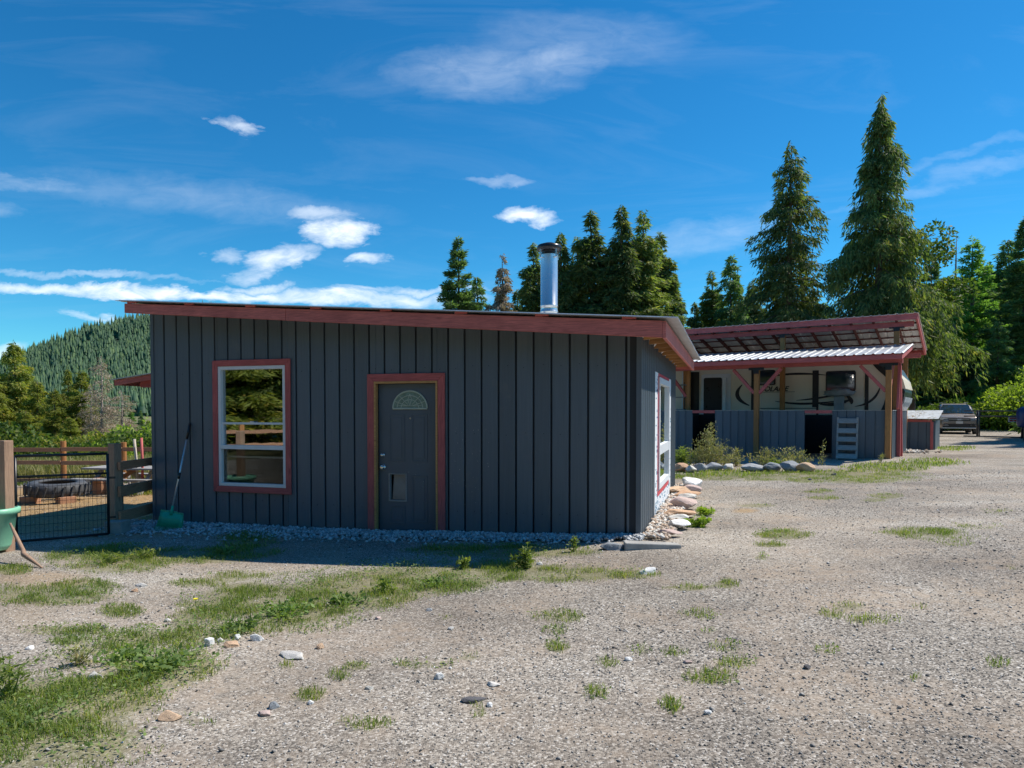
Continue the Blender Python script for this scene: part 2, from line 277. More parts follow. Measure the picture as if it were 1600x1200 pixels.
def groundmat():
    m, t, b = new_mat('gravel yard'); o = texco(t)
    at = t.nodes.new('ShaderNodeAttribute'); at.attribute_name = 'zone'; sp = t.nodes.new('ShaderNodeSeparateColor'); t.links.new(at.outputs['Color'], sp.inputs[0])
    def vor(s, rnd=1.0):
        v = t.nodes.new('ShaderNodeTexVoronoi'); v.inputs['Scale'].default_value = s; v.inputs['Randomness'].default_value = rnd; t.links.new(o, v.inputs['Vector']); return v
    v1 = vor(92); v2 = vor(34); v3 = vor(130)
    s1 = t.nodes.new('ShaderNodeSeparateColor'); t.links.new(v1.outputs['Color'], s1.inputs[0]); s2 = t.nodes.new('ShaderNodeSeparateColor'); t.links.new(v2.outputs['Color'], s2.inputs[0])
    peb = ramp(t, s1.outputs[0], [(0, (.09, .085, .078)), (.35, (.22, .20, .178)), (.65, (.335, .308, .27)), (.88, (.44, .41, .365)), (1, (.64, .62, .59))])
    big = ramp(t, s2.outputs[0], [(0, (.15, .14, .13)), (.6, (.33, .30, .265)), (1, (.52, .49, .46))])
    bigm = mth('MULTIPLY', ramp(t, s2.outputs[1], [(.7, 0), (.72, 1)]), ramp(t, v2.outputs['Distance'], [(.0, 1), (.35, 0)]), tree=t)
    peb = mixc(t, bigm, peb, big)
    tone = noise(t, o, .55, 6, .6); peb = mixc(t, .65, peb, ramp(t, tone, [(.3, (.32, .31, .30)), (.5, (.5, .495, .48)), (.7, (.66, .65, .63))]), 'OVERLAY')
    dirt = ramp(t, noise(t, o, 30, 7, .7), [(.25, (.24, .185, .135)), (.5, (.37, .30, .23)), (.75, (.48, .405, .32))])
    dm = ramp(t, noise(t, o, .85, 7, .68, .4), [(.46, 0), (.62, 1)]); dm2 = ramp(t, noise(t, o, 9, 5, .7), [(.35, .1), (.65, 1)])
    dmf = mth('MULTIPLY', mth('MAXIMUM', dm, sp.outputs[2], tree=t), mth('MULTIPLY', dm2, .85, tree=t), tree=t)
    wl = ramp(t, noise(t, mapped(t, o, (.28, .9, 1), (0, 0, .95)), .75, 4, .6, .3), [(.42, .44), (.5, .5), (.62, .60)]); peb = mixc(t, .8, peb, wl, 'OVERLAY'); lg = ramp(t, noise(t, mapped(t, o, (1, 1.6, 1), (0, 0, .6)), .22, 5, .65, .5), [(.35, (.40, .38, .37)), (.65, (.62, .61, .60))]); c = mixc(t, .8, mixc(t, dmf, peb, dirt), lg, 'OVERLAY')
    soil = ramp(t, noise(t, o, 16, 7, .7), [(.3, (.10, .10, .04)), (.55, (.19, .19, .075)), (.8, (.30, .26, .15))])
    gm = ramp(t, mth('MULTIPLY', sp.outputs[0], mth('MULTIPLY_ADD', noise(t, o, 7, 5, .7), 1.6, .2, tree=t), tree=t), [(.35, 0), (.75, 1)])
    c = mixc(t, mth('MULTIPLY', gm, .6, tree=t), c, soil)
    st = ramp(t, noise(t, mapped(t, o, (1, 3, 1)), 14, 7, .7), [(.3, (.20, .13, .06)), (.55, (.40, .27, .14)), (.8, (.55, .42, .25))])
    c = mixc(t, sp.outputs[1], c, st)
    geo = t.nodes.new('ShaderNodeSeparateXYZ'); t.links.new(o, geo.inputs[0])
    t.links.new(c, b.inputs['Base Color']); b.inputs['Roughness'].default_value = .95; b.inputs['Specular IOR Level'].default_value = .15
    h = mth('ADD', mth('MULTIPLY', mth('SUBTRACT', 1, v1.outputs['Distance'], tree=t), mth('SUBTRACT', 1.1, dmf, tree=t), tree=t), mth('ADD', mth('MULTIPLY', bigm, 1.2, tree=t), mth('MULTIPLY', noise(t, o, 90, 4, .7), .6, tree=t), tree=t), tree=t)
    bump(t, b, h, .42, .009); return m
M['ground'] = groundmat()
m, t, b = new_mat('forest floor field'); o = texco(t)
c = ramp(t, noise(t, o, .6, 8, .7), [(.3, (.05, .06, .02)), (.5, (.15, .15, .06)), (.7, (.30, .26, .13))]); t.links.new(c, b.inputs['Base Color']); b.inputs['Roughness'].default_value = 1; bump(t, b, noise(t, o, 3, 6), .6, .1); M['field'] = m
m, t, b = new_mat('forested hill floor'); o = texco(t)
c = ramp(t, noise(t, o, .05, 8, .7), [(.3, (.015, .035, .022)), (.7, (.04, .075, .035))]); t.links.new(c, b.inputs['Base Color']); b.inputs['Roughness'].default_value = 1; M['hill'] = m

# ------------------------------------------------------------------ mesh helpers
def np_mesh(name, V, Fc, mat, smooth=False):
    V = np.asarray(V, np.float32); Fc = np.asarray(Fc, np.int32); me = bpy.data.meshes.new(name); k = Fc.shape[1]
    me.vertices.add(len(V)); me.vertices.foreach_set('co', V.ravel()); me.loops.add(Fc.size); me.loops.foreach_set('vertex_index', Fc.ravel())
    me.polygons.add(len(Fc)); me.polygons.foreach_set('loop_start', np.arange(0, Fc.size, k, dtype=np.int32))
    try: me.polygons.foreach_set('loop_total', np.full(len(Fc), k, np.int32))
    except Exception: pass
    if smooth: me.polygons.foreach_set('use_smooth', np.ones(len(Fc), bool))
    me.update(calc_edges=True); me.validate(); me.materials.append(mat); return me
class MB:
    def __init__(s): s.v = []; s.f = []
    def poly(s, pts, faces):
        n = len(s.v); s.v += [tuple(p) for p in pts]; s.f += [tuple(i + n for i in f) for f in faces]; return s
    def box(s, x0, x1, y0, y1, z0, z1, zt=None):
        # zt: (z top at x0, z top at x1)
        a, b = (z1, z1) if zt is None else zt
        return s.poly([(x0, y0, z0), (x1, y0, z0), (x1, y1, z0), (x0, y1, z0), (x0, y0, a), (x1, y0, b), (x1, y1, b), (x0, y1, a)],
                      [(0, 3, 2, 1), (4, 5, 6, 7), (0, 1, 5, 4), (1, 2, 6, 5), (2, 3, 7, 6), (3, 0, 4, 7)])
    def cbox(s, x0, x1, y0, y1, z0, z1, c=.006, zt=None):   # chamfered toward -y
        a, b = (z1, z1) if zt is None else zt
        P = [(x0, y1), (x0, y0 + c), (x0 + c, y0), (x1 - c, y0), (x1, y0 + c), (x1, y1)]; n = len(P)
        zz = lambda x: a + (b - a) * (x - x0) / (x1 - x0)
        return s.poly([(x, y, z0) for x, y in P] + [(x, y, zz(x)) for x, y in P], [tuple(range(n))[::-1], tuple(range(n, 2 * n))] + [(i, (i + 1) % n, n + (i + 1) % n, n + i) for i in range(n)][::1])
    def beam(s, p, q, w, h, up=(0, 0, 1)):
        p = Vector(p); q = Vector(q); d = (q - p).normalized(); upv = Vector(up)
        if abs(d.dot(upv)) > .98: upv = Vector((0, 1, 0))
        x = d.cross(upv).normalized(); y = x.cross(d).normalized(); pts = []
        for o in (p, q):
            for sx, sy in ((-1, -1), (1, -1), (1, 1), (-1, 1)): pts.append(o + x * (sx * w / 2) + y * (sy * h / 2))
        return s.poly(pts, [(3, 2, 1, 0), (4, 5, 6, 7), (0, 1, 5, 4), (1, 2, 6, 5), (2, 3, 7, 6), (3, 0, 4, 7)])
    def tube(s, path, rad, n=8, cap=True):
        path = [Vector(p) for p in path]; rad = [rad] * len(path) if isinstance(rad, (int, float)) else rad; base = len(s.v); prev = None
        for i, p in enumerate(path):
            d = (path[min(i + 1, len(path) - 1)] - path[max(i - 1, 0)]).normalized()
            a = prev if prev is not None else (Vector((0, 0, 1)) if abs(d.z) < .9 else Vector((1, 0, 0)))
            x = (a - d * a.dot(d)).normalized(); prev = x; y = d.cross(x)
            for k in range(n): an = 2 * math.pi * k / n; s.v.append(tuple(p + (x * math.cos(an) + y * math.sin(an)) * rad[i]))
        for i in range(len(path) - 1):
            for k in range(n): a = base + i * n + k; b_ = base + i * n + (k + 1) % n; s.f.append((a, b_, b_ + n, a + n))
        if cap: s.f.append(tuple(base + k for k in range(n))[::-1]); s.f.append(tuple(base + (len(path) - 1) * n + k for k in range(n)))
        return s
    def lathe(s, prof, n=24, c=(0, 0, 0)):
        base = len(s.v)
        for r, z in prof:
            for k in range(n): an = 2 * math.pi * k / n; s.v.append((c[0] + r * math.cos(an), c[1] + r * math.sin(an), c[2] + z))
        for i in range(len(prof) - 1):
            for k in range(n): a = base + i * n + k; b_ = base + i * n + (k + 1) % n; s.f.append((a, b_, b_ + n, a + n))
        return s
    def prism(s, poly, y0, y1):    # polygon in x,z extruded along y
        n = len(poly)
        return s.poly([(x, y0, z) for x, z in poly] + [(x, y1, z) for x, z in poly], [tuple(range(n)), tuple(range(n, 2 * n))[::-1]] + [((i + 1) % n, i, n + i, n + (i + 1) % n) for i in range(n)])
    def mesh(s, name, mat, smooth=False):
        me = bpy.data.meshes.new(name); me.from_pydata(s.v, [], s.f); me.validate()
        bm = bmesh.new(); bm.from_mesh(me); bmesh.ops.recalc_face_normals(bm, faces=bm.faces); bm.to_mesh(me); bm.free()
        if smooth:
            for p in me.polygons: p.use_smooth = True
        me.materials.append(mat); return me
    def build(s, name, mat, parent=None, loc=None, smooth=False, bevel=0, **k):
        o = bpy.data.objects.new(name, s.mesh(name, mat, smooth)); COL.objects.link(o); o.parent = parent
        if loc is not None: o.location = loc
        if bevel: b_ = o.modifiers.new('bevel', 'BEVEL'); b_.width = bevel; b_.segments = 2; b_.limit_method = 'ANGLE'
        for a, v in k.items(): o[a] = v
        return o
def addmesh(name, me, parent=None, loc=(0, 0, 0), rz=0, sc_=1, **k):
    o = bpy.data.objects.new(name, me); COL.objects.link(o); o.parent = parent; o.location = loc; o.rotation_euler = (0, 0, rz)
    o.scale = (sc_, sc_, sc_) if isinstance(sc_, (int, float)) else sc_
    for a, v in k.items(): o[a] = v
    return o
def tag(o, label, cat, group=None):
    o['label'] = label; o['category'] = cat
    if group: o['group'] = group
    return o
def thing(name, label, cat, loc=(0, 0, 0), rz=0, group=None):
    o = bpy.data.objects.new(name, None); COL.objects.link(o); o.location = loc; o.rotation_euler = (0, 0, rz); o.empty_display_size = .2
    return tag(o, label, cat, group)
def blinds(): pass

# ------------------------------------------------------------------ ground sheet
def axis(fine0, fine1, step, lo, hi):
    a = list(np.arange(fine0, fine1, step)); s = step; x = a[-1]
    while x < hi: s *= 1.13; x += s; a.append(x)
    s = step; x = a[0]
    while x > lo: s *= 1.13; x -= s; a.insert(0, x)
    return np.array(a)
xs = axis(-8.5, 12.5, .085, -2500, 2500); ys = axis(2.6, 14.5, .085, -2500, 2500)
X, Y = np.meshgrid(xs, ys); Z = gz(X, Y); nx_, ny_ = len(xs), len(ys)
Z = np.where(np.hypot(X, Y) > 200, -1.3 + 0 * Z, Z)
idx = np.arange(nx_ * ny_).reshape(ny_, nx_)
Fq = np.stack([idx[:-1, :-1], idx[:-1, 1:], idx[1:, 1:], idx[1:, :-1]], -1).reshape(-1, 4)
gme = np_mesh('ground', np.stack([X, Y, Z], -1).reshape(-1, 3), Fq, M['ground'], True); gme.materials.append(M['field'])
fc = Fq.reshape(-1, 4); cx = X.ravel()[fc].mean(1); cy = Y.ravel()[fc].mean(1)
isfield = ((cy > 19 + .02 * cx) & (cx < -5)) | (cy > 56) | (cx < -16) | (cx > 60) | (cy < -14)
gme.polygons.foreach_set('material_index', isfield.astype(np.int32))
za = gme.color_attributes.new('zone', 'FLOAT_COLOR', 'POINT')
gm = gmask(X.ravel(), Y.ravel()); xr, yr = X.ravel(), Y.ravel(); pxr, pyr = project(xr, yr, Z.ravel())
straw = np.clip(1 - np.maximum(np.abs(xr + 9.5) / 6, np.abs(yr - 12.6) / 3.6), 0, .25) * 4 * np.clip(fbm(xr, yr, .9, 5) * 3 - .3, 0, 1)
def blob(cx_, cy_, rx, ry): return np.clip(1.2 - ((pxr - cx_) / rx) ** 2 - ((pyr - cy_) / ry) ** 2, 0, 1)
patch = np.maximum.reduce([blob(1165, 798, 22, 4), blob(60, 905, 90, 14) * .6, blob(30, 960, 60, 40) * .25]) * (yr > 1)
straw = np.maximum(straw, patch * .75)
dirtz = np.maximum.reduce([blob(1330, 940, 150, 26), blob(1250, 895, 130, 22), blob(470, 990, 150, 40) * .8, blob(380, 1080, 220, 40) * .8, blob(1060, 1090, 120, 40) * .5, blob(300, 880, 150, 10), blob(200, 960, 200, 30) * .7, blob(1560, 960, 80, 20) * .8, blob(260, 1070, 330, 110) * .45, blob(560, 1000, 300, 60) * .4, blob(1250, 860, 260, 50) * .4]) * (yr > 1)
col = np.zeros((len(gm), 4), np.float32); col[:, 0] = gm; col[:, 1] = straw; col[:, 2] = dirtz; col[:, 3] = 1
za.data.foreach_set('color', col.ravel())
g_o = addmesh('ground', gme); g_o['kind'] = 'structure'

# far hill to the left
hx = np.linspace(-1600, 500, 150); hy = np.linspace(330, 1300, 60); HX, HY = np.meshgrid(hx, hy)
def hillz(x, y):
    a = x / np.maximum(y, 1)     # bearing
    ridge = np.interp(a, [-3, -1.2, -.78, -.70, -.62, -.55, -.45, -.3, 0, .4, 1], [.02, .02, .052, .086, .112, .130, .142, .125, .09, .04, .0]) * 700
    prof = np.clip((y - 340) / 360, 0, 1); prof = prof * prof * (3 - 2 * prof)
    back = np.clip((y - 720) / 500, 0, 1)
    return -4 + ridge * prof * (1 - back * .6) + (fbm(x, y, .012, 21, 4) - .5) * 22 * prof
HZ = hillz(HX, HY); ii = np.arange(HX.size).reshape(HX.shape)
hf = np.stack([ii[:-1, :-1], ii[:-1, 1:], ii[1:, 1:], ii[1:, :-1]], -1).reshape(-1, 4)
addmesh('hill', np_mesh('hill', np.stack([HX, HY, HZ], -1).reshape(-1, 3), hf, M['hill'], True), kind='structure')
nt_ = 15000; a = rng.uniform(-.86, -.30, nt_); yy = rng.uniform(345, 760, nt_) ; xx = a * yy; zz = hillz(xx, yy) - 1
hh = rng.uniform(4, 12, nt_) * (.7 + .6 * fbm(xx, yy, .03, 77)) * np.where(rng.random(nt_) < .2, 1.25, 1); rr = hh * rng.uniform(.13, .2, nt_); V_ = []; F_ = []
ang = np.arange(6) / 6 * 2 * math.pi
for tier, (zb, zt, rk) in enumerate([(.05, .55, 1), (.32, .8, .72), (.6, 1.0, .42)]):
    a0 = rng.uniform(0, 6.28, nt_)
    ring = np.stack([xx[:, None] + rr[:, None] * rk * np.cos(ang + a0[:, None]) * rng.uniform(.7, 1.2, (nt_, 6)), yy[:, None] + rr[:, None] * rk * np.sin(ang + a0[:, None]), zz[:, None] + hh[:, None] * (zb + rng.uniform(-.05, .05, (nt_, 6)))], -1)
    top = np.stack([xx, yy, zz + hh * zt], -1)[:, None, :]; V_.append(np.concatenate([ring, top], 1).reshape(-1, 3))
    base = tier * nt_ * 7 + np.arange(nt_)[:, None] * 7
    F_.append(np.stack([base + np.arange(6), base + (np.arange(6) + 1) % 6, np.repeat(base + 6, 6, 1)], -1).reshape(-1, 3))
addmesh('hillside_forest', np_mesh('hillside_forest', np.concatenate(V_), np.concatenate(F_), M['hilltree']), kind='stuff', label='dense conifer forest covering the far hill on the left', category='forest')

# ------------------------------------------------------------------ trees
def leaf_quads(P, D, Wv, L, Wd):
    """kite shaped leaves; P base points, D direction, Wv width vector"""
    a = P; b_ = P + D * L[:, None] * .45 + Wv * Wd[:, None]; c_ = P + D * L[:, None]; d_ = P + D * L[:, None] * .45 - Wv * Wd[:, None]
    V = np.stack([a, b_, c_, d_], 1).reshape(-1, 3); n = len(P); return V, np.arange(4 * n).reshape(-1, 4)
def nrm(a): return a / np.maximum(np.linalg.norm(a, axis=1, keepdims=True), 1e-6)
def conifer_mesh(name, h, r, seed, nbr, nleaf, leafL=.26, leafW=.05, droop=.35, hang=.7, p=.75, crown0=.06, mat='cedar', bark='bark', rough=.45, lat=.3, inner=.12, tipup=0.0, limbs=True, trunk_r=None):
    g = np.random.default_rng(seed)
    zf = crown0 + (1 - crown0) * g.random(nbr) ** .95; az = g.uniform(0, 6.283, nbr)
    lump = .62 + .75 * vnoise(az * 1.3 + 7, zf * 11, seed); prof = (1 - zf) ** p * np.clip((zf - crown0 + .05) / .14, .45, 1)
    L = r * prof * (1 - rough + rough * 1.5 * g.random(nbr)) * lump + (.12 + .02 * r) * np.clip((1 - zf) * 6, .3, 1)
    w = L ** 1.25; cnt = np.maximum(4, (w / w.sum() * nleaf).astype(int)); bi = np.repeat(np.arange(nbr), cnt); n = len(bi)
    s = inner + (1 - inner) * g.random(n) ** .75; Lb = L[bi]
    out = np.stack([np.cos(az[bi]), np.sin(az[bi]), 0 * s], -1); side = np.stack([-np.sin(az[bi]), np.cos(az[bi]), 0 * s], -1)
    zl = h * zf[bi] - droop * Lb * s ** 1.5 + tipup * Lb * s ** 3
    sw = lat * Lb * (1.1 - s) * g.normal(0, .6, n) + g.normal(0, .09, n) * np.clip(Lb / .5, .3, 1)
    P = out * (Lb * s)[:, None] + side * sw[:, None]; P[:, 2] += zl - hang * g.random(n) ** 1.3 * (.25 + .35 * Lb * s * (g.random(n) < .6)) * .8 - np.abs(sw) * .25 + g.normal(0, .07, n)
    D = nrm(out * g.uniform(.1, .8, n)[:, None] + side * (np.sign(sw) * .5 + g.normal(0, .35, n))[:, None] + np.stack([0 * s, 0 * s, -hang * g.uniform(.4, 1.6, n) + (.3 if hang < .3 else 0)], -1) + g.normal(0, .2, (n, 3)))
    Wv = nrm(np.cross(D, g.normal(0, 1, (n, 3)))); V, Fc = leaf_quads(P, D, Wv, leafL * g.uniform(.55, 1.4, n), leafW * g.uniform(.6, 1.4, n))
    # leader tip
    cm = np_mesh(name + '_crown', V, Fc, M[mat])
    mb = MB(); tr = trunk_r or h * .013 + .04
    zs = [0, h * .04, h * .3, h * .6, h * .85, h * .985]; rd = [tr * 1.4, tr, tr * .8, tr * .5, tr * .22, .012]
    mb.tube([(g.normal(0, .012) * z ** .5 if i else 0, g.normal(0, .012) * z ** .5 if i else 0, z) for i, z in enumerate(zs)], rd, 8)
    tm = mb.mesh(name + '_trunk', M[bark], True); lm = None
    if limbs:
        mb = MB()
        for i in range(0, nbr, 2 if nbr > 120 else 1):
            o = Vector((math.cos(az[i]), math.sin(az[i]), 0)); z0 = h * zf[i]; l = L[i] * .93; rb = .012 + .012 * l
            mb.tube([Vector((0, 0, z0)), o * (l * .5) + Vector((0, 0, z0 - droop * l * .35 + tipup * l * .12)), o * l + Vector((0, 0, z0 - droop * l + tipup * l))], [rb, rb * .7, .004], 3, False)
        lm = mb.mesh(name + '_limbs', M[bark], True)
    return cm, tm, lm
TM = {}
def mk(key, *a, **k): TM[key] = conifer_mesh(key, *a, **k)
mk('heroA', 16.5, 3.9, 11, 330, 54000, leafL=0.3, leafW=0.034, droop=.28, hang=.8, p=.74, mat='cedar', rough=.72, lat=.32, crown0=.05)
mk('heroB', 19.2, 4.3, 12, 380, 66000, leafL=0.34, leafW=0.034, droop=.42, hang=1.1, p=.9, mat='cedar', rough=.74, lat=.3, crown0=.19)
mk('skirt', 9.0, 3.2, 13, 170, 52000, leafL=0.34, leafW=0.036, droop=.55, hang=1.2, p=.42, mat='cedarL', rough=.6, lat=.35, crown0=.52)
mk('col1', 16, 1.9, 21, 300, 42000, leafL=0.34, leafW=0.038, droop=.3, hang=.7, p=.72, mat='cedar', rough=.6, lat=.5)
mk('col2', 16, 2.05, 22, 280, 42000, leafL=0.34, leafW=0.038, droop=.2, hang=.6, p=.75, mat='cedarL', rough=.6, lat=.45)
mk('col3', 15, 2.2, 23, 250, 38000, leafL=0.32, leafW=0.038, droop=.3, hang=.6, p=.8, mat='cedar', rough=.65, lat=.4)
mk('spr1', 14, 2.6, 31, 200, 44000, leafL=0.28, leafW=0.034, droop=.1, hang=.15, p=.8, mat='spruce', rough=.5, lat=.35, tipup=.15)
mk('spr2', 13, 3.0, 32, 190, 44000, leafL=0.3, leafW=0.036, droop=.25, hang=.5, p=.75, mat='spruce', rough=.55, lat=.38)
mk('larch', 17, 2.5, 33, 260, 42000, leafL=.22, leafW=.04, droop=.0, hang=.1, p=.62, mat='larch', rough=.5, lat=.3, tipup=.1)
mk('gold', 8, 2.3, 34, 170, 38000, leafL=0.22, leafW=0.03, droop=.25, hang=.6, p=.8, mat='golden', rough=.55, lat=.4, crown0=.0)
mk('gold2', 7.5, 2.0, 35, 150, 32000, leafL=0.22, leafW=0.03, droop=.05, hang=.3, p=.65, mat='golden', rough=.6, lat=.4, crown0=.0)
mk('dead', 8, 1.25, 36, 170, 6500, leafL=.2, leafW=.018, droop=.15, hang=.5, p=.5, mat='dead', bark='barkgrey', rough=.6, lat=.4, crown0=.02)
mk('dry', 14, 1.9, 37, 170, 22000, leafL=0.28, leafW=0.032, droop=.25, hang=.6, p=.7, mat='dead', rough=.6, lat=.4)
mk('bare', 17, .9, 38, 60, 200, leafL=.2, leafW=.02, droop=-.3, hang=.3, p=.5, mat='dead', bark='barkgrey', rough=.8, crown0=.4)
def tree(key, name, pos, hscale, label, group=None, rz=None, wscale=None, z=None):
    cm, tm, lm = TM[key]; gzv = gzf(*pos) if z is None else z
    t_ = thing(name, label, 'tree', (pos[0], pos[1], gzv - .15), random.uniform(0, 6.28) if rz is None else rz, group)
    s = (wscale or hscale,) * 2 + (hscale,)
    c_ = addmesh('crown', cm, t_, sc_=s, kind='stuff'); k_ = addmesh('trunk', tm, t_, sc_=s)
    if lm: addmesh('limbs', lm, t_, sc_=s, kind='stuff')
    return t_
KH = dict(heroA=16.5, heroB=19.2, skirt=9, col1=16, col2=16, col3=15, spr1=14, spr2=13, larch=17, gold=8, gold2=7.5, dead=8, dry=14, bare=17)
def tree_at(key, name, px, topy, Yd, label, group=None, wk=1.0, rz=None):
    d = ray(px, topy); x = d[0] / d[1] * Yd; ztop = H + d[2] / d[1] * Yd; g0 = gzf(x, Yd)
    hs_ = (ztop - g0 + .1) / KH[key]; return tree(key, name, (x, Yd), hs_, label, group, rz, hs_ * wk)
tree_at('heroB', 'cedar_tree', 1378, 143, 36, 'tallest drooping dark cedar, directly behind the right end of the carport', rz=.4)
tree_at('heroA', 'cedar_tree', 1236, 218, 38, 'tall broad cedar behind the middle of the carport, left of the tallest one', rz=1.0)
tree_at('skirt', 'cedar_tree', 1412, 432, 34, 'low spreading cedar with yellowish drooping boughs beside the carport end', rz=2.1, wk=.66)
G2 = 'cedars behind the shed roof'
for key, px, ty, Yd, wk, lab in [('spr1', 716, 371, 46, .85, 'bluish spruce standing leftmost above the shed roof'), ('spr2', 745, 430, 48, .9, 'short green spruce tucked beside the bluish one above the shed roof'),
    ('dry', 785, 394, 46, .9, 'brownish drying cedar between the spruces and the stove pipe'), ('col3', 833, 377, 45, 1.0, 'cedar immediately left of the stove pipe'),
    ('col1', 876, 361, 44, 1.0, 'cedar directly behind and just right of the stove pipe cap'), ('col2', 901, 368, 46, .9, 'slim cedar second to the right of the stove pipe'),
    ('col3', 923, 326, 44, 1.1, 'tall cedar with a branch sticking out right, third right of the stove pipe'), ('col1', 971, 318, 43, 1.05, 'pointed cedar, the tallest above the shed roof'),
    ('col2', 1005, 326, 44, 1.05, 'tall cedar right beside the tallest one above the shed roof'), ('col3', 1032, 360, 46, 1.0, 'slightly lower cedar above the right end of the shed roof'), ('col1', 1054, 424, 50, .9, 'small faded cedar at the right end of the row above the shed roof'), ('col2', 950, 400, 52, 1.2, 'half hidden cedar filling the gap left of the tallest one'), ('col1', 860, 420, 54, 1.2, 'half hidden cedar in the gap behind the stove pipe'), ('col3', 808, 450, 52, 1.0, 'low cedar in the gap left of the stove pipe')]:
    tree_at(key, 'cedar_tree' if key != 'spr1' and key != 'spr2' else 'spruce_tree', px, ty, Yd, lab, G2, wk * 1.22)
G3 = 'conifers behind the carport'
for key, px, ty, Yd, wk, lab in [('col3', 1085, 470, 50, 1.3, 'short cedar behind the left end of the carport roof'), ('col2', 1112, 421, 52, 1.3, 'cedar with a pale top left of the broad tall cedar'), ('spr2', 1143, 396, 50, 1.0, 'dark spruce nearest the left flank of the broad tall cedar'),
    ('col1', 1175, 440, 56, 1.5, 'hidden cedar under the left boughs of the broad tall cedar'), ('spr2', 1288, 470, 52, 1.2, 'spruce between the two tall cedars behind the carport'), ('col2', 1320, 500, 58, 1.6, 'low cedar under the tallest one, above the carport roof'), ('col3', 1262, 500, 56, 1.6, 'low cedar right under the broad tall cedar'), ('col1', 1215, 480, 58, 1.6, 'dark low cedar below the trunk of the broad tall cedar'),
    ('spr1', 1456, 395, 58, 1.0, 'dark spruce top showing right of the tallest cedar'), ('larch', 1520, 368, 52, 1.25, 'bright green feathery larch left of the dark wood at the right edge'), ('larch', 1542, 405, 55, 1.1, 'smaller bright larch tucked against the feathery one'),
    ('spr2', 1575, 372, 55, 1.2, 'dark spruce with two tops right of the larches'), ('spr1', 1604, 338, 48, 1.1, 'tall dark spruce cut by the right edge of the picture'), ('spr2', 1490, 470, 62, 1.2, 'dark spruce in the gap left of the larches'), ('spr2', 1560, 500, 46, 1.2, 'low dark spruce in front of the wood, above the shrubs'), ('spr2', 1510, 530, 50, 1.3, 'low dark spruce behind the parked car'), ('spr1', 1465, 520, 50, 1.3, 'low spruce between the carport cedar and the parked car'), ('spr2', 1600, 470, 54, 1.1, 'broad dark spruce low at the right edge')]:
    tree_at(key, 'larch_tree' if key == 'larch' else ('spruce_tree' if key[:3] == 'spr' else 'cedar_tree'), px, ty, Yd, lab, G3, wk)
for k_, (px, ty, Yd, wk) in enumerate([(1478, 430, 66, 1.5), (1500, 440, 70, 1.6), (1530, 440, 68, 1.5), (1558, 420, 66, 1.5), (1585, 410, 64, 1.5), (1615, 400, 60, 1.5), (1440, 470, 60, 1.4), (1405, 500, 62, 1.5), (1350, 520, 64, 1.6), (1300, 490, 66, 1.6), (1240, 500, 66, 1.6), (1160, 470, 64, 1.5), (1125, 470, 60, 1.4), (1195, 480, 62, 1.4)]):
    tree_at(('spr2', 'col3', 'spr1')[k_ % 3], 'conifer', px, ty, Yd, ('', 'left ', 'middle ', 'right ')[{1500: 1, 1530: 2, 1558: 3, 1585: 1, 1615: 3, 1440: 3, 1405: 2, 1350: 1, 1125: 1, 1160: 3, 1195: 1, 1240: 3}.get(px, 0)] + 'conifer deep in the wood, ' + ('behind the larches' if px in (1500, 1530, 1558) else 'behind the parked car' if px == 1478 else 'at the right edge' if px > 1570 else 'behind the tallest cedar' if px > 1330 else 'between the two tall cedars' if px == 1300 else 'behind the broad tall cedar' if px > 1190 else 'behind the left end of the carport') + (', %s of them' % ('nearest' if Yd < 65 else 'farthest') if px in (1585, 1615, 1405, 1440, 1350, 1240, 1195, 1160, 1125, 1500, 1530, 1558) else ''), 'trees deep in the wood', wk * 1.35)
tree_at('bare', 'dead_tree', 1494, 358, 57, 'bare dead top standing between the tall cedar and the larch')
G4 = 'trees beyond the paddock'
for key, px, ty, Yd, wk, lab in [('gold', 22, 532, 40, 1.25, 'large yellow green cedar behind the gate post at the left edge'), ('gold2', 58, 592, 38, 1.1, 'bushy yellow green cedar right of the large one at the left edge'), ('gold2', 84, 606, 36, 1.0, 'low yellow green cedar above the rail fence gate side'), ('gold', 106, 574, 41, .85, 'yellow topped cedar, second peak left of the dead tree'), ('gold2', 127, 577, 40, .9, 'narrow cedar just left of the grey dead tree'),
    ('spr2', 88, 640, 45, 1.2, 'dark low spruce in the gap between the yellow green cedars'), ('spr2', 220, 640, 70, 1.0, 'bright small conifer right of the dead trees'), ('gold', -20, 560, 38, 1.2, 'yellow green cedar mostly outside the left edge'), ('spr2', 150, 640, 52, 1.6, 'green conifer behind the dead trees'), ('gold', 232, 655, 50, 1.4, 'low green conifer beside the shed wall'), ('larch', 205, 640, 56, 1.6, 'bright green conifer behind the pale dead tree'), ('gold2', 40, 640, 33, 1.5, 'low bushy cedar nearest the paddock fence on the left'), ('gold', 175, 668, 42, 1.6, 'low cedar at the foot of the dead trees'), ('gold2', 110, 650, 34, 1.4, 'low bushy cedar in the middle behind the paddock'), ('spr2', 70, 620, 50, 1.5, 'dark spruce behind the yellow green cedars')]:
    tree_at(key, 'spruce_tree' if key == 'spr2' else 'cedar_tree', px, ty, Yd, lab, G4, wk)
tree_at('dead', 'dead_tree', 158, 554, 37, 'brown dead conifer with bare twigs left of the shed', 'dead trees beyond the paddock', 1.0)
tree_at('dead', 'dead_tree', 190, 608, 36, 'pale grey dead conifer, shorter, nearest the lean-to roof', 'dead trees beyond the paddock', 1.7)
tree_at('dead', 'dead_tree', 142, 600, 39, 'thin grey dead conifer behind the brown one', 'dead trees beyond the paddock', 1.2)
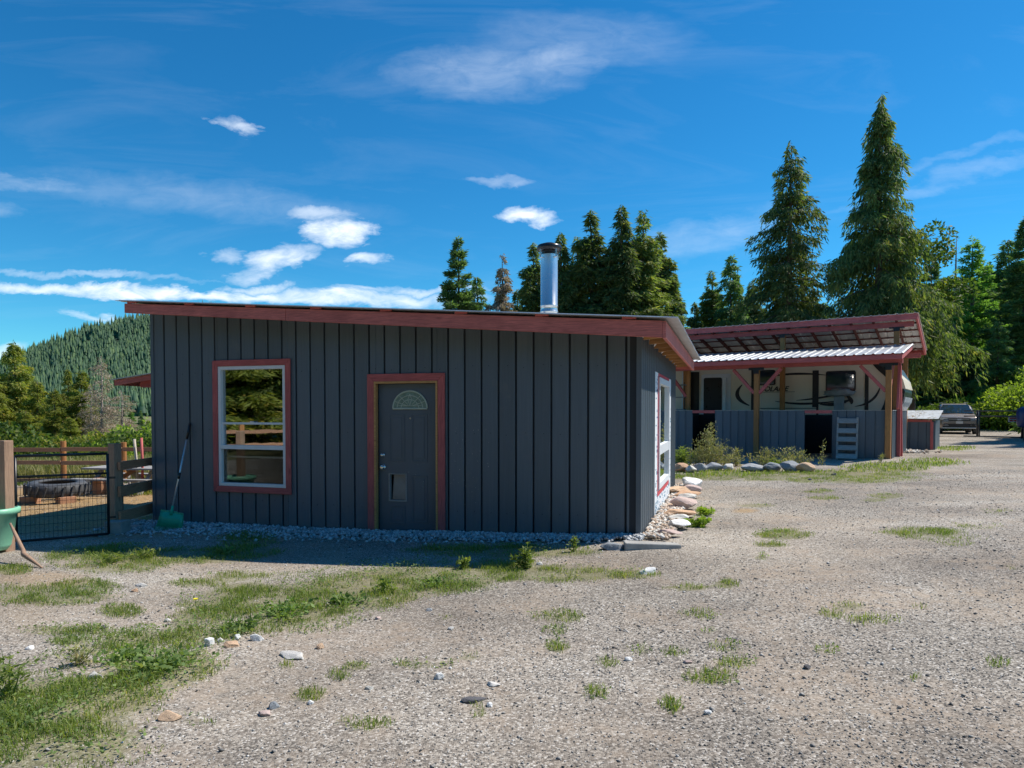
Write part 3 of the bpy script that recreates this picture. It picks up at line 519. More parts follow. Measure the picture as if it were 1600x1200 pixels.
# trees out of the frame: right of the drive (their shade falls on it) and behind the camera (seen in the windows)
for i, (x, y, s_) in enumerate([(24.5, 26.3, .85), (26.3, 29.3, 1.05), (30, 32.5, 1.0)]):
    tree('spr2', 'spruce_tree', (x, y), s_, ['nearest spruce along the drive, outside the right edge', 'second spruce along the drive, outside the right edge', 'third spruce along the drive, outside the right edge'][i], 'spruces along the drive')
ks = ['gold', 'spr1', 'spr2', 'gold2', 'col2', 'spr2', 'gold', 'larch']
for i in range(34):
    an = R_(192 + (i % 17) * 6.4 + random.uniform(-2, 2) + (3 if i > 16 else 0)); d = 25 + random.uniform(-2, 3) + (6 if i > 16 else 0); k_ = ks[i % 8]
    x, y = -4 + d * math.cos(an), 9 + d * math.sin(an); tree(k_, 'conifer_tree', (x, y), 9.5 / KH[k_] * random.uniform(1.1, 1.6), ('%s conifer from the left in the %s row of the wood behind the camera' % (['first', 'second', 'third', 'fourth', 'fifth', 'sixth', 'seventh', 'eighth', 'ninth', 'tenth', 'eleventh', 'twelfth', 'thirteenth', 'fourteenth', 'fifteenth', 'sixteenth', 'seventeenth'][i % 17], 'front' if i < 17 else 'back')), 'trees of the wood behind the camera', wscale=9.5 / KH[k_] * 1.7)

def leafball(name, pts, mat, n, L, Wd, seed, up=.2):
    g = np.random.default_rng(seed); c_ = np.array([p[:3] for p in pts]); rr_ = np.array([p[3:6] for p in pts]); k = g.integers(0, len(pts), n)
    v = nrm(g.normal(0, 1, (n, 3))) * (.35 + .65 * g.random(n) ** .4)[:, None]; v[:, 2] = np.abs(v[:, 2]) * np.where(g.random(n) < .85, 1, -.5); P = c_[k] + v * rr_[k]
    D = nrm(g.normal(0, 1, (n, 3)) + v * .8 + [0, 0, up]); Wv = nrm(np.cross(D, g.normal(0, 1, (n, 3)))); V_, F_ = leaf_quads(P, D, Wv, L * g.uniform(.6, 1.4, n), Wd * g.uniform(.6, 1.4, n))
    return np_mesh(name, V_, F_, M[mat])
def shrub(px, py, Yd, w, h, mat, label, seed, group=None, n=7000, L=.2):
    d = ray(px, py); x = d[0] / d[1] * Yd; t_ = thing('shrub', label, 'shrub', (x, Yd, gzf(x, Yd)), 0, group); g = random.Random(seed)
    pts = [(g.uniform(-w * .4, w * .4), g.uniform(-w * .3, w * .3), g.uniform(0, h * .35), w * g.uniform(.18, .34), w * g.uniform(.2, .3), h * g.uniform(.35, .65)) for _ in range(9)]
    addmesh('foliage', leafball('foliage', pts, mat, n, L, L * .32, seed), t_)
    mb = MB()
    for q in pts: mb.tube([(0, 0, -.1), (q[0] * .5, q[1] * .5, h * .25), (q[0], q[1], q[2] + q[5] * .7)], [.03, .02, .006], 4)
    mb.build('stem', M['bark'], t_); return t_
GS = 'shrubs behind the far gate'
shrub(1540, 640, 47, 4.5, 3.0, 'bush', 'bright yellow green shrub just right of the parked car', 1, GS)
shrub(1575, 640, 46, 5, 3.4, 'bush', 'bright shrub mound behind the gate sign', 2, GS)
shrub(1608, 640, 44, 5, 4.6, 'bush', 'taller bright shrub at the right edge behind the bin', 3, GS)
shrub(1522, 640, 49, 3.5, 2.2, 'bush', 'small bright shrub behind the mirror of the parked car', 4, GS)
shrub(1640, 640, 42, 6, 4.2, 'bush', 'bright shrub outside the right edge', 5, GS)
shrub(1590, 600, 56, 5, 4.2, 'decid', 'leafy green shrub halfway up the dark wood at the right edge', 6, GS, 4500, .3)
shrub(1455, 640, 44, 6, 2.2, 'decid', 'dark green undergrowth left of the parked car', 7, GS)
for k_, (px, Yd, w_, h_, m_, lab) in enumerate([(20, 26, 3.2, 1.7, 'decid', 'green brush behind the thick gate post'), (62, 27, 3.0, 1.3, 'golden', 'yellowish brush left of the middle paddock post'), (98, 25, 2.6, 1.1, 'decid', 'low green brush behind the middle paddock post'), (128, 28, 3.2, 1.4, 'golden', 'yellow green brush in front of the dead trees'), (160, 26, 2.4, .9, 'bush', 'low bright brush behind the right gate post'), (205, 27, 3.0, 1.5, 'decid', 'green brush behind the pale and red sticks'), (232, 30, 3.5, 2.2, 'bush', 'bright green brush right beside the shed corner')]):
    shrub(px, 680, Yd, w_, h_, m_, lab, 40 + k_, 'brush beyond the paddock fence', 3500, .15)
t_ = thing('broadleaf_tree', 'light broadleaf tree showing right of the tallest cedar', 'tree', (24, 41, gzf(24, 41)), 0)
g = random.Random(5); pts = [(g.uniform(-1.8, 1.8), g.uniform(-1.5, 1.5), g.uniform(5, 11.6), g.uniform(.6, 1.3), 1.1, g.uniform(.6, 1.1)) for _ in range(26)]
addmesh('crown', leafball('crown', pts, 'decid', 8000, .2, .07, 9, 0), t_)
mb = MB().tube([(0, 0, -.2), (.1, 0, 5), (0, .1, 11.5)], [.2, .14, .03])
for q in pts: mb.tube([(0, 0, q[2] - 1.5), (q[0], q[1], q[2])], [.04, .01], 4)
mb.build('trunk', M['bark'], t_)
for px, h_, lab in ((660, 4.6, 'low broadleaf shrub crown peeping over the shed roof at the left of the trees'), (690, 5.6, 'thin reddish twiggy shrub beside the bluish spruce above the roof')):
    d = ray(px, 470); x = d[0] / d[1] * 34; t_ = thing('shrub', lab, 'shrub', (x, 34, gzf(x, 34)))
    g = random.Random(px); zc = H + (642 - 462) / F * 34 - 1.6 + (.2 if px > 670 else 0)
    pts = [(g.uniform(-.9, .9), g.uniform(-.6, .6), zc - 2 + g.uniform(0, 1.8), .6, .5, .5) for _ in range(14)]; addmesh('foliage', leafball('foliage', pts, 'decid' if px < 670 else 'dead', 1300, .16, .05, px, 0), t_)
    mb = MB()
    for q in pts: mb.tube([(q[0] * .2, q[1] * .2, -.2), (q[0], q[1], q[2] + .4)], [.04, .01], 4)
    mb.build('stem', M['bark'], t_)

# ------------------------------------------------------------------ the shed (local x = to the right along the front, y = away)
CX, CY = 1.5334, 8.1405; A1 = R_(-17.6)
shed = thing('shed', 'dark blue grey shed with red trim, single slope metal roof and stove pipe', 'shed', (CX, CY, 0), A1)
L1, D1 = 7.335, 5.55
def w1(x, y): return (CX + x * math.cos(A1) - y * math.sin(A1), CY + x * math.sin(A1) + y * math.cos(A1))
def ug(x, y): a, b = w1(x, y); return gzf(a, b)
roofz = lambda x: 2.575 - .0725 * x           # underside of the sheet at local x (x<0 to the left)
# openings on the front: (x0,x1,z0,z1)
WIN = (-6.115, -4.935, .435, 2.20); DOOR = (-3.52, -2.645, -.16, 1.905)
OP = [WIN, DOOR]
def pieces(x0, x1, zb, zt, ops):
    """vertical board pieces clear of the openings"""
    segs = [(zb, zt)]
    for (a, b_, c_, d_) in ops:
        if x1 > a + .02 and x0 < b_ - .02:
            ns = []
            for (s0, s1) in segs:
                if c_ > s0 + .03: ns.append((s0, min(s1, c_)))
                if d_ < s1 - .03: ns.append((max(s0, d_), s1))
            segs = ns
    return segs
# backing wall around the openings
mb = MB(); cuts = sorted([-L1] + [v for o in OP for v in o[:2]] + [-.012])
for a_, b_ in zip(cuts[:-1], cuts[1:]):
    for s0, s1 in pieces(a_ + .001, b_ - .001, -.45, 9, OP):
        mb.box(a_, b_, .030, .14, s0, s1 if s1 < 9 else 0, None if s1 < 9 else (roofz(a_) - .005, roofz(b_) - .005))
mb.build('front_wall', M['siding_back'], shed)
edges = [0.0] + [-.175 - .2307 * k for k in range(0, 32)]; edges[-1] = -L1
for xr_, xl_ in zip(edges[:-1], edges[1:]):
    x0, x1 = xl_ + .013, xr_ - .013
    # clip board at opening sides
    subs = [(x0, x1)]
    for a_, b_ in [(o[0] - .01, o[1] + .01) for o in OP]:
        ns = []
        for s0, s1 in subs:
            for e in (a_, b_):
                if s0 + .012 < e < s1 - .012: ns += [(s0, e)]; s0 = e
            ns.append((s0, s1))
        subs = ns
    for s0, s1 in subs:
        for z0, z1 in pieces(s0, s1, -.42, 9, OP):
            yo = random.uniform(-.0015, .0015); m_ = MB()
            zt = (roofz(s0) - .006, roofz(s1) - .006) if z1 == 9 else None
            m_.cbox(s0, s1, .0 + yo, .0295, z0, z1 if z1 < 9 else 0, .005, zt)
            lp = s0   # lapped lip that casts the fine dark seam
            if False: m_.box(s0 + .0, s0 + .022, -.006 + yo, .0 + yo, z0, z1 if z1 < 9 else 0, None if z1 < 9 else (roofz(s0) - .006, roofz(s0 + .022) - .006))
            m_.build('board', M['siding'], shed)
# right side wall siding (narrow in view: joined), with window opening y 2.06..3.85, z .37..2.03
SW = (1.62, 4.36)     # wrapped part
mb = MB()
def sideprof(y0, y1, z0, z1):
    y = y0
    while y < y1 - .01:
        e = min(y + .229, y1)
        mb.box(-.014, 0, y + .004, e - .012, z0, z1); mb.box(0, .0055, y + .004, min(y + .03, e), z0, z1)
        if e - y > .15: mb.box(0, .0045, y + .12, y + .135, z0, z1)
        y = e
sideprof(.0, SW[0], -.3, 2.56); sideprof(SW[1], D1, -.3, 2.56); sideprof(SW[0], SW[1], 2.10, 2.56)
o = mb.build('side_siding', M['siding'], shed, kind='stuff')
mb = MB().box(-.13, -.016, .0, 2.02, -.4, 2.56).box(-.13, -.016, 3.90, D1, -.4, 2.56).box(-.13, -.016, 2.02, 3.9, -.4, .36).box(-.13, -.016, 2.02, 3.9, 2.06, 2.56); mb.build('side_wall', M['siding_back'], shed)
MB().box(-.012, .006, SW[0], 2.02, -.15, 2.10).box(-.012, .006, 3.9, SW[1], -.15, 2.10).box(-.012, .006, 2.02, 3.9, -.15, .36).box(-.012, .006, 2.02, 3.9, 2.06, 2.10).build('house_wrap', M['wrap'], shed)
mb = MB(); g = random.Random(3)
for k in range(150):
    zone = g.choice([0, 1, 2, 2]); 
    if zone == 0: y, z = g.choice([1.72, 1.86]) , g.uniform(0, 2.0)
    elif zone == 1: y, z = g.choice([4.05, 4.22]), g.uniform(0, 2.0)
    else: y, z = g.uniform(1.75, 4.2), g.uniform(-.1, .28)
    hh_ = g.uniform(.02, .08); ww_ = g.uniform(.03, .12)
    mb.box(.0062, .0075, y, y + ww_, z, z + hh_ * .5)
mb.build('wrap_print', M['print'], shed, kind='stuff')
MB().box(.0062, .010, 1.98, 2.05, .28, 2.05).box(.0062, .010, 2.05, 3.95, .27, .34).box(.0062, .010, 2.05, 3.95, 2.055, 2.098).build('red_tape', M['redtape'], shed)
sw_ = MB().box(-.05, .03, 2.06, 2.16, .37, 2.04).box(-.05, .03, 3.78, 3.88, .37, 2.04).box(-.05, .03, 2.16, 3.78, .37, .46).box(-.05, .03, 2.16, 3.78, 1.95, 2.04).box(-.04, .026, 2.16, 3.78, .88, 1.02).build('side_window', M['white'], shed)
MB().box(-.02, -.012, 2.16, 3.78, 1.02, 1.95).build('pane', M['glass'], sw_); MB().box(-.02, -.012, 2.16, 3.78, .46, .88).build('pane', M['glass'], sw_)
# back, left walls, floor, inner
MB().box(-L1, -L1 + .12, .145, D1 - .12, -.4, 0, (roofz(-L1) - .005, roofz(-L1 + .12) - .005)).build('left_wall', M['siding'], shed)
MB().box(-L1, -.02, D1 - .11, D1, -.4, 0, (roofz(-L1) - .005, roofz(-.02) - .005)).build('back_wall', M['siding'], shed)
MB().box(-L1 + .13, -.14, .15, D1 - .13, -.2, -.12).build('inner_floor', M['greywood'], shed)
MB().box(-5.6, -5.5, .9, 1.0, -.12, 2.4).build('inner_post', M['redV'], shed)
# roof structure
RF0, RF1 = -.46, D1 + .42; XL, XR = -7.41, .33
def rake(name, y0, y1, x0, x1, drop, mat, drop2=None):
    m_ = MB(); zl, zr = roofz(x0) - .012, roofz(x1) - .012; d2 = drop2 or drop
    m_.poly([(x0, y0, zl - drop), (x1, y0, zr - d2), (x1, y1, zr - d2), (x0, y1, zl - drop), (x0, y0, zl), (x1, y0, zr), (x1, y1, zr), (x0, y1, zl)], [(0, 3, 2, 1), (4, 5, 6, 7), (0, 1, 5, 4), (1, 2, 6, 5), (2, 3, 7, 6), (3, 0, 4, 7)])
    return m_.build(name, M[mat], shed, bevel=.004)
rake('fascia_board', RF0, RF0 + .038, XL + .06, -4.62, .135, 'redR', .155); rake('fascia_board', RF0, RF0 + .038, -4.615, XR - .04, .158, 'redR', .186)
rake('fascia_board', RF1 - .04, RF1, XL + .06, XR - .04, .17, 'redR')
zE = roofz(XR) - .012
MB().box(XR - .038, XR, RF0, RF1, zE - .19, zE).build('eave_fascia', M['redR'], shed, bevel=.004)
# soffit planks (bare amber wood) under the right eave and the rakes
y = RF0 + .045; k = 0
while y < RF1 - .15:
    m_ = MB(); x0, x1 = .004, XR - .042
    y_1 = y + .17; m_.poly([(x0, y, roofz(x0) - .055), (x1, y, roofz(x1) - .055), (x1, y_1, roofz(x1) - .055), (x0, y_1, roofz(x0) - .055), (x0, y, roofz(x0) - .02), (x1, y, roofz(x1) - .02), (x1, y_1, roofz(x1) - .02), (x0, y_1, roofz(x0) - .02)], [(0, 3, 2, 1), (4, 5, 6, 7), (0, 1, 5, 4), (1, 2, 6, 5), (2, 3, 7, 6), (3, 0, 4, 7)])
    m_.build('soffit_board', M['amberH'], shed); y += .178
for yv in (.0, .6, 1.2, 1.8, 2.4, 3.0, 3.6, 4.2, 4.8, 5.4):
    m_ = MB(); x0, x1 = .03, XR - .043; d_ = .13
    m_.poly([(x0, yv, roofz(x0) - .056 - d_), (x1, yv, roofz(x1) - .056 - d_ * .7), (x1, yv + .04, roofz(x1) - .056 - d_ * .7), (x0, yv + .04, roofz(x0) - .056 - d_), (x0, yv, roofz(x0) - .056), (x1, yv, roofz(x1) - .056), (x1, yv + .04, roofz(x1) - .056), (x0, yv + .04, roofz(x0) - .056)], [(0, 3, 2, 1), (4, 5, 6, 7), (0, 1, 5, 4), (1, 2, 6, 5), (2, 3, 7, 6), (3, 0, 4, 7)])
    m_.build('rafter_tail', M['amberH'], shed)
# front rake soffit
m_ = MB(); x0, x1 = XL + .07, -.0; m_.poly([(x0, RF0 + .04, roofz(x0) - .05), (x1, RF0 + .04, roofz(x1) - .05), (x1, -.004, roofz(x1) - .05), (x0, -.004, roofz(x0) - .05), (x0, RF0 + .04, roofz(x0) - .015), (x1, RF0 + .04, roofz(x1) - .015), (x1, -.004, roofz(x1) - .015), (x0, -.004, roofz(x0) - .015)], [(0, 3, 2, 1), (4, 5, 6, 7), (0, 1, 5, 4), (1, 2, 6, 5), (2, 3, 7, 6), (3, 0, 4, 7)])
m_.build('rake_soffit', M['amberH'], shed)
# torn white wrap along the top of the right wall
g = random.Random(8); mb = MB()
for k in range(26):
    y = -.12 + k * .21 + g.uniform(-.05, .05); s = g.uniform(.03, .075)
    mb.poly([(.004, y, 2.56), (.004, y + s * 2.2, 2.56), (.02 + s, y + s * 1.8, 2.5 - s * .5), (.03, y + s, 2.47 - s), (.015 + s * .6, y + .01, 2.5)], [(0, 1, 2, 3, 4), (4, 3, 2, 1, 0)])
mb.build('torn_wrap', M['wrap'], shed, kind='stuff')
# ribbed metal sheet: ribs run down the slope (along x)
def ribbed(x0, x1, y0, y1, zf_, pitch, amp, name, mat, parent, t=.004, nx=2, along='x', trap=True, droop=None):
    """sheet whose ribs run along x; zf_(x) height"""
    prof = []; y = y0
    while y < y1:
        if trap: prof += [(y, 0), (y + pitch * .55, 0), (y + pitch * .66, amp), (y + pitch * .86, amp), (y + pitch * .97, 0)]
        else:
            for q in range(6): prof.append((y + pitch * q / 6, amp * .5 * (1 - math.cos(2 * math.pi * q / 6))))
        y += pitch
    prof = [(a_, b_) for a_, b_ in prof if a_ <= y1] + [(y1, 0)]; xs_ = [x0 + (x1 - x0) * i / (nx - 1) for i in range(nx)]
    P = []; n = len(prof)
    for lay in (0, 1):
        for xv in xs_:
            for (yv, zv) in prof: P.append((xv, yv, zf_(xv) + zv + lay * t))
    Fs = []; o2 = n * nx
    for i in range(nx - 1):
        for j in range(n - 1):
            a_ = i * n + j; Fs.append((a_, a_ + n, a_ + n + 1, a_ + 1)); Fs.append((o2 + a_, o2 + a_ + 1, o2 + a_ + n + 1, o2 + a_ + n))
    for j in range(n - 1): Fs.append((j, j + 1, o2 + j + 1, o2 + j)); a_ = (nx - 1) * n + j; Fs.append((a_ + 1, a_, o2 + a_, o2 + a_ + 1))
    for i in range(nx - 1):
        a_ = i * n; Fs.append((a_ + n, a_, o2 + a_, o2 + a_ + n)); a_ = i * n + n - 1; Fs.append((a_, a_ + n, o2 + a_ + n, o2 + a_))
    return MB().poly(P, Fs).build(name, M[mat], parent)
ribbed(XL - .06, XR + .13, RF0 - .05, RF1 + .05, lambda x: roofz(x) + .018, .105, .018, 'roof_sheet', 'galvdull', shed)
for xv in np.arange(-7.3, .2, 1.02): MB().box(xv, xv + .16, RF0 + .004, RF0 + .034, roofz(xv) - .011, 0, (roofz(xv) + .017, roofz(xv + .16) + .017)).build('strapping', M['redH'], shed)
# corner trim
MB().box(-.05, .0105, -.012, -.0065, -.3, 2.49).box(.0065, .011, -.0065, .03, -.3, 2.49).build('corner_trim', M['siding'], shed)
MB().box(-L1 - .006, -L1 + .05, -.012, -.0065, -.42, roofz(-L1) - .03).build('corner_trim', M['siding'], shed)
# ---- front window
wf = thing('window', '', ''); del wf['label'], wf['category']; bpy.data.objects.remove(wf)
x0, x1, z0, z1 = WIN
def trimpiece(pts, y0, y1, mat, name='trim_board', parent=shed): return MB().prism(pts, y0, y1).build(name, M[mat], parent, bevel=.003)
T = .085; ty0, ty1 = -.034, -.012
def casing(x0, x1, z0, z1, T, bottom=True):
    trimpiece([(x0 - T, z1 + T), (x1 + T, z1 + T), (x1, z1), (x0, z1)], ty0, ty1, 'redH')
    zb = z0 - T if bottom else z0
    trimpiece([(x0 - T, zb), (x0 - T, z1 + T - .002), (x0 - .001, z1 - .002), (x0 - .001, z0 + .002 if bottom else zb)], ty0, ty1, 'redV'); trimpiece([(x1 + .001, z0 + .002 if bottom else zb), (x1 + .001, z1 - .002), (x1 + T, z1 + T - .002), (x1 + T, zb)], ty0, ty1, 'redV')
    if bottom: trimpiece([(x0 - T + .003, z0 - T), (x0 + .0, z0), (x1, z0), (x1 + T - .003, z0 - T)], ty0, ty1, 'redH')
casing(x0 + .012, x1 - .012, z0 + .012, z1 - .012, T)
wfm = MB(); a, b_, c_, d_ = x0 + .014, x1 - .014, z0 + .014, z1 - .014; w_ = .048
midz = .985
for (p, q, r_, s_) in [(a, a + w_, c_, d_), (b_ - w_, b_, c_, d_), (a + w_, b_ - w_, c_, c_ + w_), (a + w_, b_ - w_, d_ - w_, d_), (a + w_, b_ - w_, midz, midz + .06)]: wfm.box(p, q, -.022, .08, r_, s_)
wfo = wfm.build('window', M['white'], shed, bevel=.004)
MB().box(a + w_, b_ - w_, .03, .036, midz + .06, d_ - w_).build('pane', M['glass'], wfo)
MB().box(a + w_, b_ - w_, .03, .036, c_ + w_, midz).build('pane', M['glasslow'], wfo)
MB().box(a + w_, b_ - w_, .0, .028, 1.345, 1.375).build('meeting_rail', M['white'], wfo); MB().box(a + w_ + .03, b_ - w_ - .01, .05, .075, .86, .885).build('meeting_rail', M['white'], wfo)
MB().box(a + w_, a + w_ + .022, .0, .028, midz + .06, 1.345).build('sash_stile', M['white'], wfo)
MB().box(a + w_ + .0, a + w_ + .06, .045, .07, c_ + w_, midz).build('sash_stile', M['greywood'], wfo)
MB().box((a + b_) / 2 - .03, (a + b_) / 2 + .03, -.012, 0, 1.375, 1.39).build('sash_latch', M['white'], wfo)
MB().box(x0 - .3, x1 + .3, 1.9, 1.95, -.12, 2.9).build('inner_shade_panel', M['dark'], shed)  # near-black panel standing in for the dark interior behind the window
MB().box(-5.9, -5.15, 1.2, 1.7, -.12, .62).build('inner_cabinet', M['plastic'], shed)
# ---- door
x0, x1, z0, z1 = DOOR
casing(x0 - .028, x1 + .028, -.16, z1 + .03, .10, False)
MB().box(x0 - .026, x0, -.036, .13, -.14, z1 + .028).box(x1, x1 + .026, -.036, .13, -.14, z1 + .028).box(x0, x1, -.036, .13, z1, z1 + .028).build('door_frame', M['amberH'], shed)
MB().box(x0, x1, -.07, .13, -.17, -.125).build('threshold', M['galvdull'], shed)
dr = MB(); fy = .055
cat = (-3.36, -3.115, .335, .69)
# leaf panel with a hole for the pet flap
for (p, q, r_, s_) in [(x0 + .004, cat[0], -.12, z1 - .004), (cat[1], x1 - .004, -.12, z1 - .004), (cat[0], cat[1], -.12, cat[2]), (cat[0], cat[1], cat[3], z1 - .004)]: dr.box(p, q, fy, fy + .045, r_, s_)
door = dr.build('door', M['door'], shed)
def panel(p, q, r_, s_):
    m_ = MB(); e = .018
    for (pp, qq, rr_, ss) in [(p, q, s_ - e, s_), (p, q, r_, r_ + e), (p, p + e, r_ + e, s_ - e), (q - e, q, r_ + e, s_ - e)]: m_.box(pp, qq, fy - .007, fy, rr_, ss)
    m_.box(p + .045, q - .045, fy - .005, fy, r_ + .045, s_ - .045); m_.build('raised_panel', M['door'], door, bevel=.003)
panel(-3.36, -3.13, .86, 1.50); panel(-3.03, -2.80, .86, 1.50); panel(-3.03, -2.80, .05, .68)
panel(-3.36, -3.13, .02, .27)
# fanlight
def arc(cx_, cz_, rx, rz_, n=20): return [(cx_ + rx * math.cos(math.pi * i / n), cz_ + rz_ * math.sin(math.pi * i / n)) for i in range(n + 1)]
fcx, fcz = -3.05, 1.575; fan = MB().prism(arc(fcx, fcz, .245, .225), fy - .008, fy).build('fanlight', M['fanglass'], door)
lead = MB()
for (rx, rz_, w_) in ((.252, .232, .011), (.19, .17, .005), (.13, .115, .005)):
    pp = arc(fcx, fcz, rx, rz_); lead.tube([(q[0], fy - .012, q[1]) for q in pp], w_, 6)
for an in (25, 50, 130, 155): lead.tube([(fcx + .05 * math.cos(R_(an)), fy - .012, fcz + .04 * math.sin(R_(an)) + .02), (fcx + .24 * math.cos(R_(an)), fy - .012, fcz + .22 * math.sin(R_(an)))], .004, 5)
lead.tube([(fcx - .252, fy - .012, fcz - .004), (fcx + .252, fy - .012, fcz - .004)], .012, 6); lead.tube([(fcx - .17, fy - .012, fcz + .035), (fcx + .17, fy - .012, fcz + .035)], .004, 5)
for sx in (-1, 1): lead.tube([(fcx, fy - .013, fcz + .19), (fcx + sx * .028, fy - .013, fcz + .12), (fcx, fy - .013, fcz + .04)], .005, 5)
lead.build('leading', M['leadline'], fan)
kn = lambda z, r: MB().tube([(-3.455, fy - .06, z), (-3.455, fy - .05, z), (-3.455, fy - .02, z), (-3.455, fy - .019, z), (-3.455, fy, z)], [r * .7, r, r * .5, r * 1.15, r * 1.15], 14)
kn(.78, .034).build('knob', M['steel'], door, smooth=True); kn(.945, .024).build('deadbolt', M['steel'], door, smooth=True)
MB().tube([(fcx, fy - .006, 1.44), (fcx, fy, 1.44)], .01, 10).build('peephole', M['steel'], door)
p, q, r_, s_ = cat
MB().box(p - .012, p + .006, fy - .01, fy + .05, r_ - .012, s_ + .008).box(q - .006, q + .012, fy - .01, fy + .05, r_ - .012, s_ + .008).box(p + .006, q - .006, fy - .01, fy + .05, r_ - .014, r_ + .006).box(p + .006, q - .006, fy - .01, fy + .05, s_ - .006, s_ + .01).build('pet_flap_frame', M['greywood'], door)
MB().poly([(p + .05, fy + .03, s_ - .008), (q - .006, fy + .025, s_ - .008), (q - .01, fy + .006, r_ + .01), (p + .03, fy + .02, r_ + .012)], [(0, 1, 2, 3)]).build('pet_flap', M['flap'], door)
MB().box(x0 - .3, x1 + .3, 1.0, 1.05, -.12, 2.6).build('inner_shade_panel', M['dark'], shed)  # near-black panel standing in for the dark interior behind the door
# splashes of pale mud and scratches on door and wall
g = random.Random(12); mb = MB()
for k in range(60):
    cx_, cz_ = (g.uniform(-3.4, -2.5), g.uniform(.1, 1.0)) if k < 22 else (g.uniform(-2.45, -1.9), g.uniform(.3, 1.4)); s = g.uniform(.002, .006)
    if DOOR[0] < cx_ < DOOR[1] and not (cat[0] - .02 < cx_ < cat[1] + .02): mb.poly([(cx_ - s, fy - .0015 - .006, cz_), (cx_, fy - .0075, cz_ - s * 1.6), (cx_ + s, fy - .0075, cz_), (cx_, fy - .0075, cz_ + s * 1.8)], [(0, 1, 2, 3)])
    elif cx_ > -2.5: mb.poly([(cx_ - s, -.0085, cz_), (cx_, -.0085, cz_ - s * 1.6), (cx_ + s, -.0085, cz_), (cx_, -.0085, cz_ + s * 1.8)], [(0, 1, 2, 3)])
mb.build('mud_specks', M['concrete'], shed, kind='stuff')
# screws in the boards
mb = MB()
for e0, e1 in zip(edges[:-1], edges[1:]):
    for zz_ in (.25, 1.25, 2.1):
        x_ = (e0 + e1) / 2 + random.uniform(-.02, .02); z_ = zz_ + random.uniform(-.02, .02)
        if not any(o_[0] - .12 < x_ < o_[1] + .12 and o_[2] - .12 < z_ < o_[3] + .12 for o_ in OP): mb.box(x_ - .004, x_ + .004, -.0045, .0, z_ - .004, z_ + .004)
mb.build('screws', M['siding_back'], shed, kind='stuff')
# ---- stove pipe
cp = thing('stove_pipe', 'shiny stainless stove pipe with a black rain cap on the shed roof', 'chimney', (0, 0, 0))
d = ray(858, 480); yd = 10.6; bx = d[0] / d[1] * yd; lx = (bx - CX) * math.cos(-A1) - (yd - CY) * math.sin(-A1); bz = roofz(lx) + .02
cp.location = (bx, yd, bz)
r = .132; topz = H + (642 - 405) / F * yd * 1.02 - bz
MB().lathe([(r, -.1), (r, .34), (r + .006, .345), (r + .006, .36), (r, .365), (r, .43), (r + .006, .435), (r + .006, .45), (r, .455), (r, topz)], 40).build('pipe', M['steel'], cp, smooth=True)
MB().lathe([(r + .09, -.06), (r + .085, .02), (r + .05, .09), (r + .004, .13)], 32).build('flashing_boot', M['white'], cp, smooth=True)
MB().lathe([(r * .98, topz - .02), (r * 1.0, topz + .02), (r * .8, topz + .03), (.0, topz + .03)], 32).build('pipe_collar', M['blacktrim'], cp)
cap = MB().lathe([(r * .9, topz + .06), (r * 1.42, topz + .075), (r * 1.46, topz + .12), (r * 1.30, topz + .15), (r * .5, topz + .185), (0, topz + .19)], 32).build('rain_cap', M['blacktrim'], cp, smooth=True)
MB().lathe([(r * .85, topz + .03), (r * .85, topz + .08)], 24).build('spark_screen', M['plastic'], cp)
for an in (35, 125, 215, 305):
    c_, s_ = math.cos(R_(an)), math.sin(R_(an)); MB().beam((r * 1.02 * c_, r * 1.02 * s_, topz - .05), (r * 1.3 * c_, r * 1.3 * s_, topz - .045), .03, .012).beam((r * 1.3 * c_, r * 1.3 * s_, topz - .05), (r * 1.3 * c_, r * 1.3 * s_, topz + .09), .022, .006).build('cap_bracket', M['steel'], cp)

# ---- lean-to on the far left of the shed
lt = thing('lean_to', 'small red trimmed lean-to roof on a red post at the left of the shed', 'lean-to', (*w1(-L1, .6), ug(-L1 - .6, .6)), A1)
def slope(m_, x0, x1, y0, y1, za, zb, th): return m_.poly([(x0, y0, za - th), (x1, y0, zb - th), (x1, y1, zb - th), (x0, y1, za - th), (x0, y0, za), (x1, y0, zb), (x1, y1, zb), (x0, y1, za)], [(0, 3, 2, 1), (4, 5, 6, 7), (0, 1, 5, 4), (1, 2, 6, 5), (2, 3, 7, 6), (3, 0, 4, 7)])
gl = ug(-L1 - .6, .6)
slope(MB(), -1.43, -.006, -.03, 2.2, 2.065 - gl, 2.225 - gl, .014).build('roof_sheet', M['galvdull'], lt)
slope(MB(), -1.39, -.006, .0, .038, 2.045 - gl, 2.205 - gl, .085).build('fascia_board', M['redR'], lt)
MB().box(-1.40, -1.365, .04, 2.15, 1.965 - gl, 2.045 - gl).build('fascia_board', M['redR'], lt)
MB().box(-.95, -.006, .10, .18, 1.93 - gl, 2.05 - gl).build('beam', M['redH'], lt)
for yv in (.14, 2.0): MB().box(-.70, -.62, -.04 + yv, .04 + yv, -.15, 1.93 - gl).build('post', M['redV'], lt)
for yv in (.6, 1.2): slope(MB(), -1.36, -.006, yv, yv + .04, 2.05 - gl, 2.21 - gl, .07).build('rafter', M['redH'], lt)

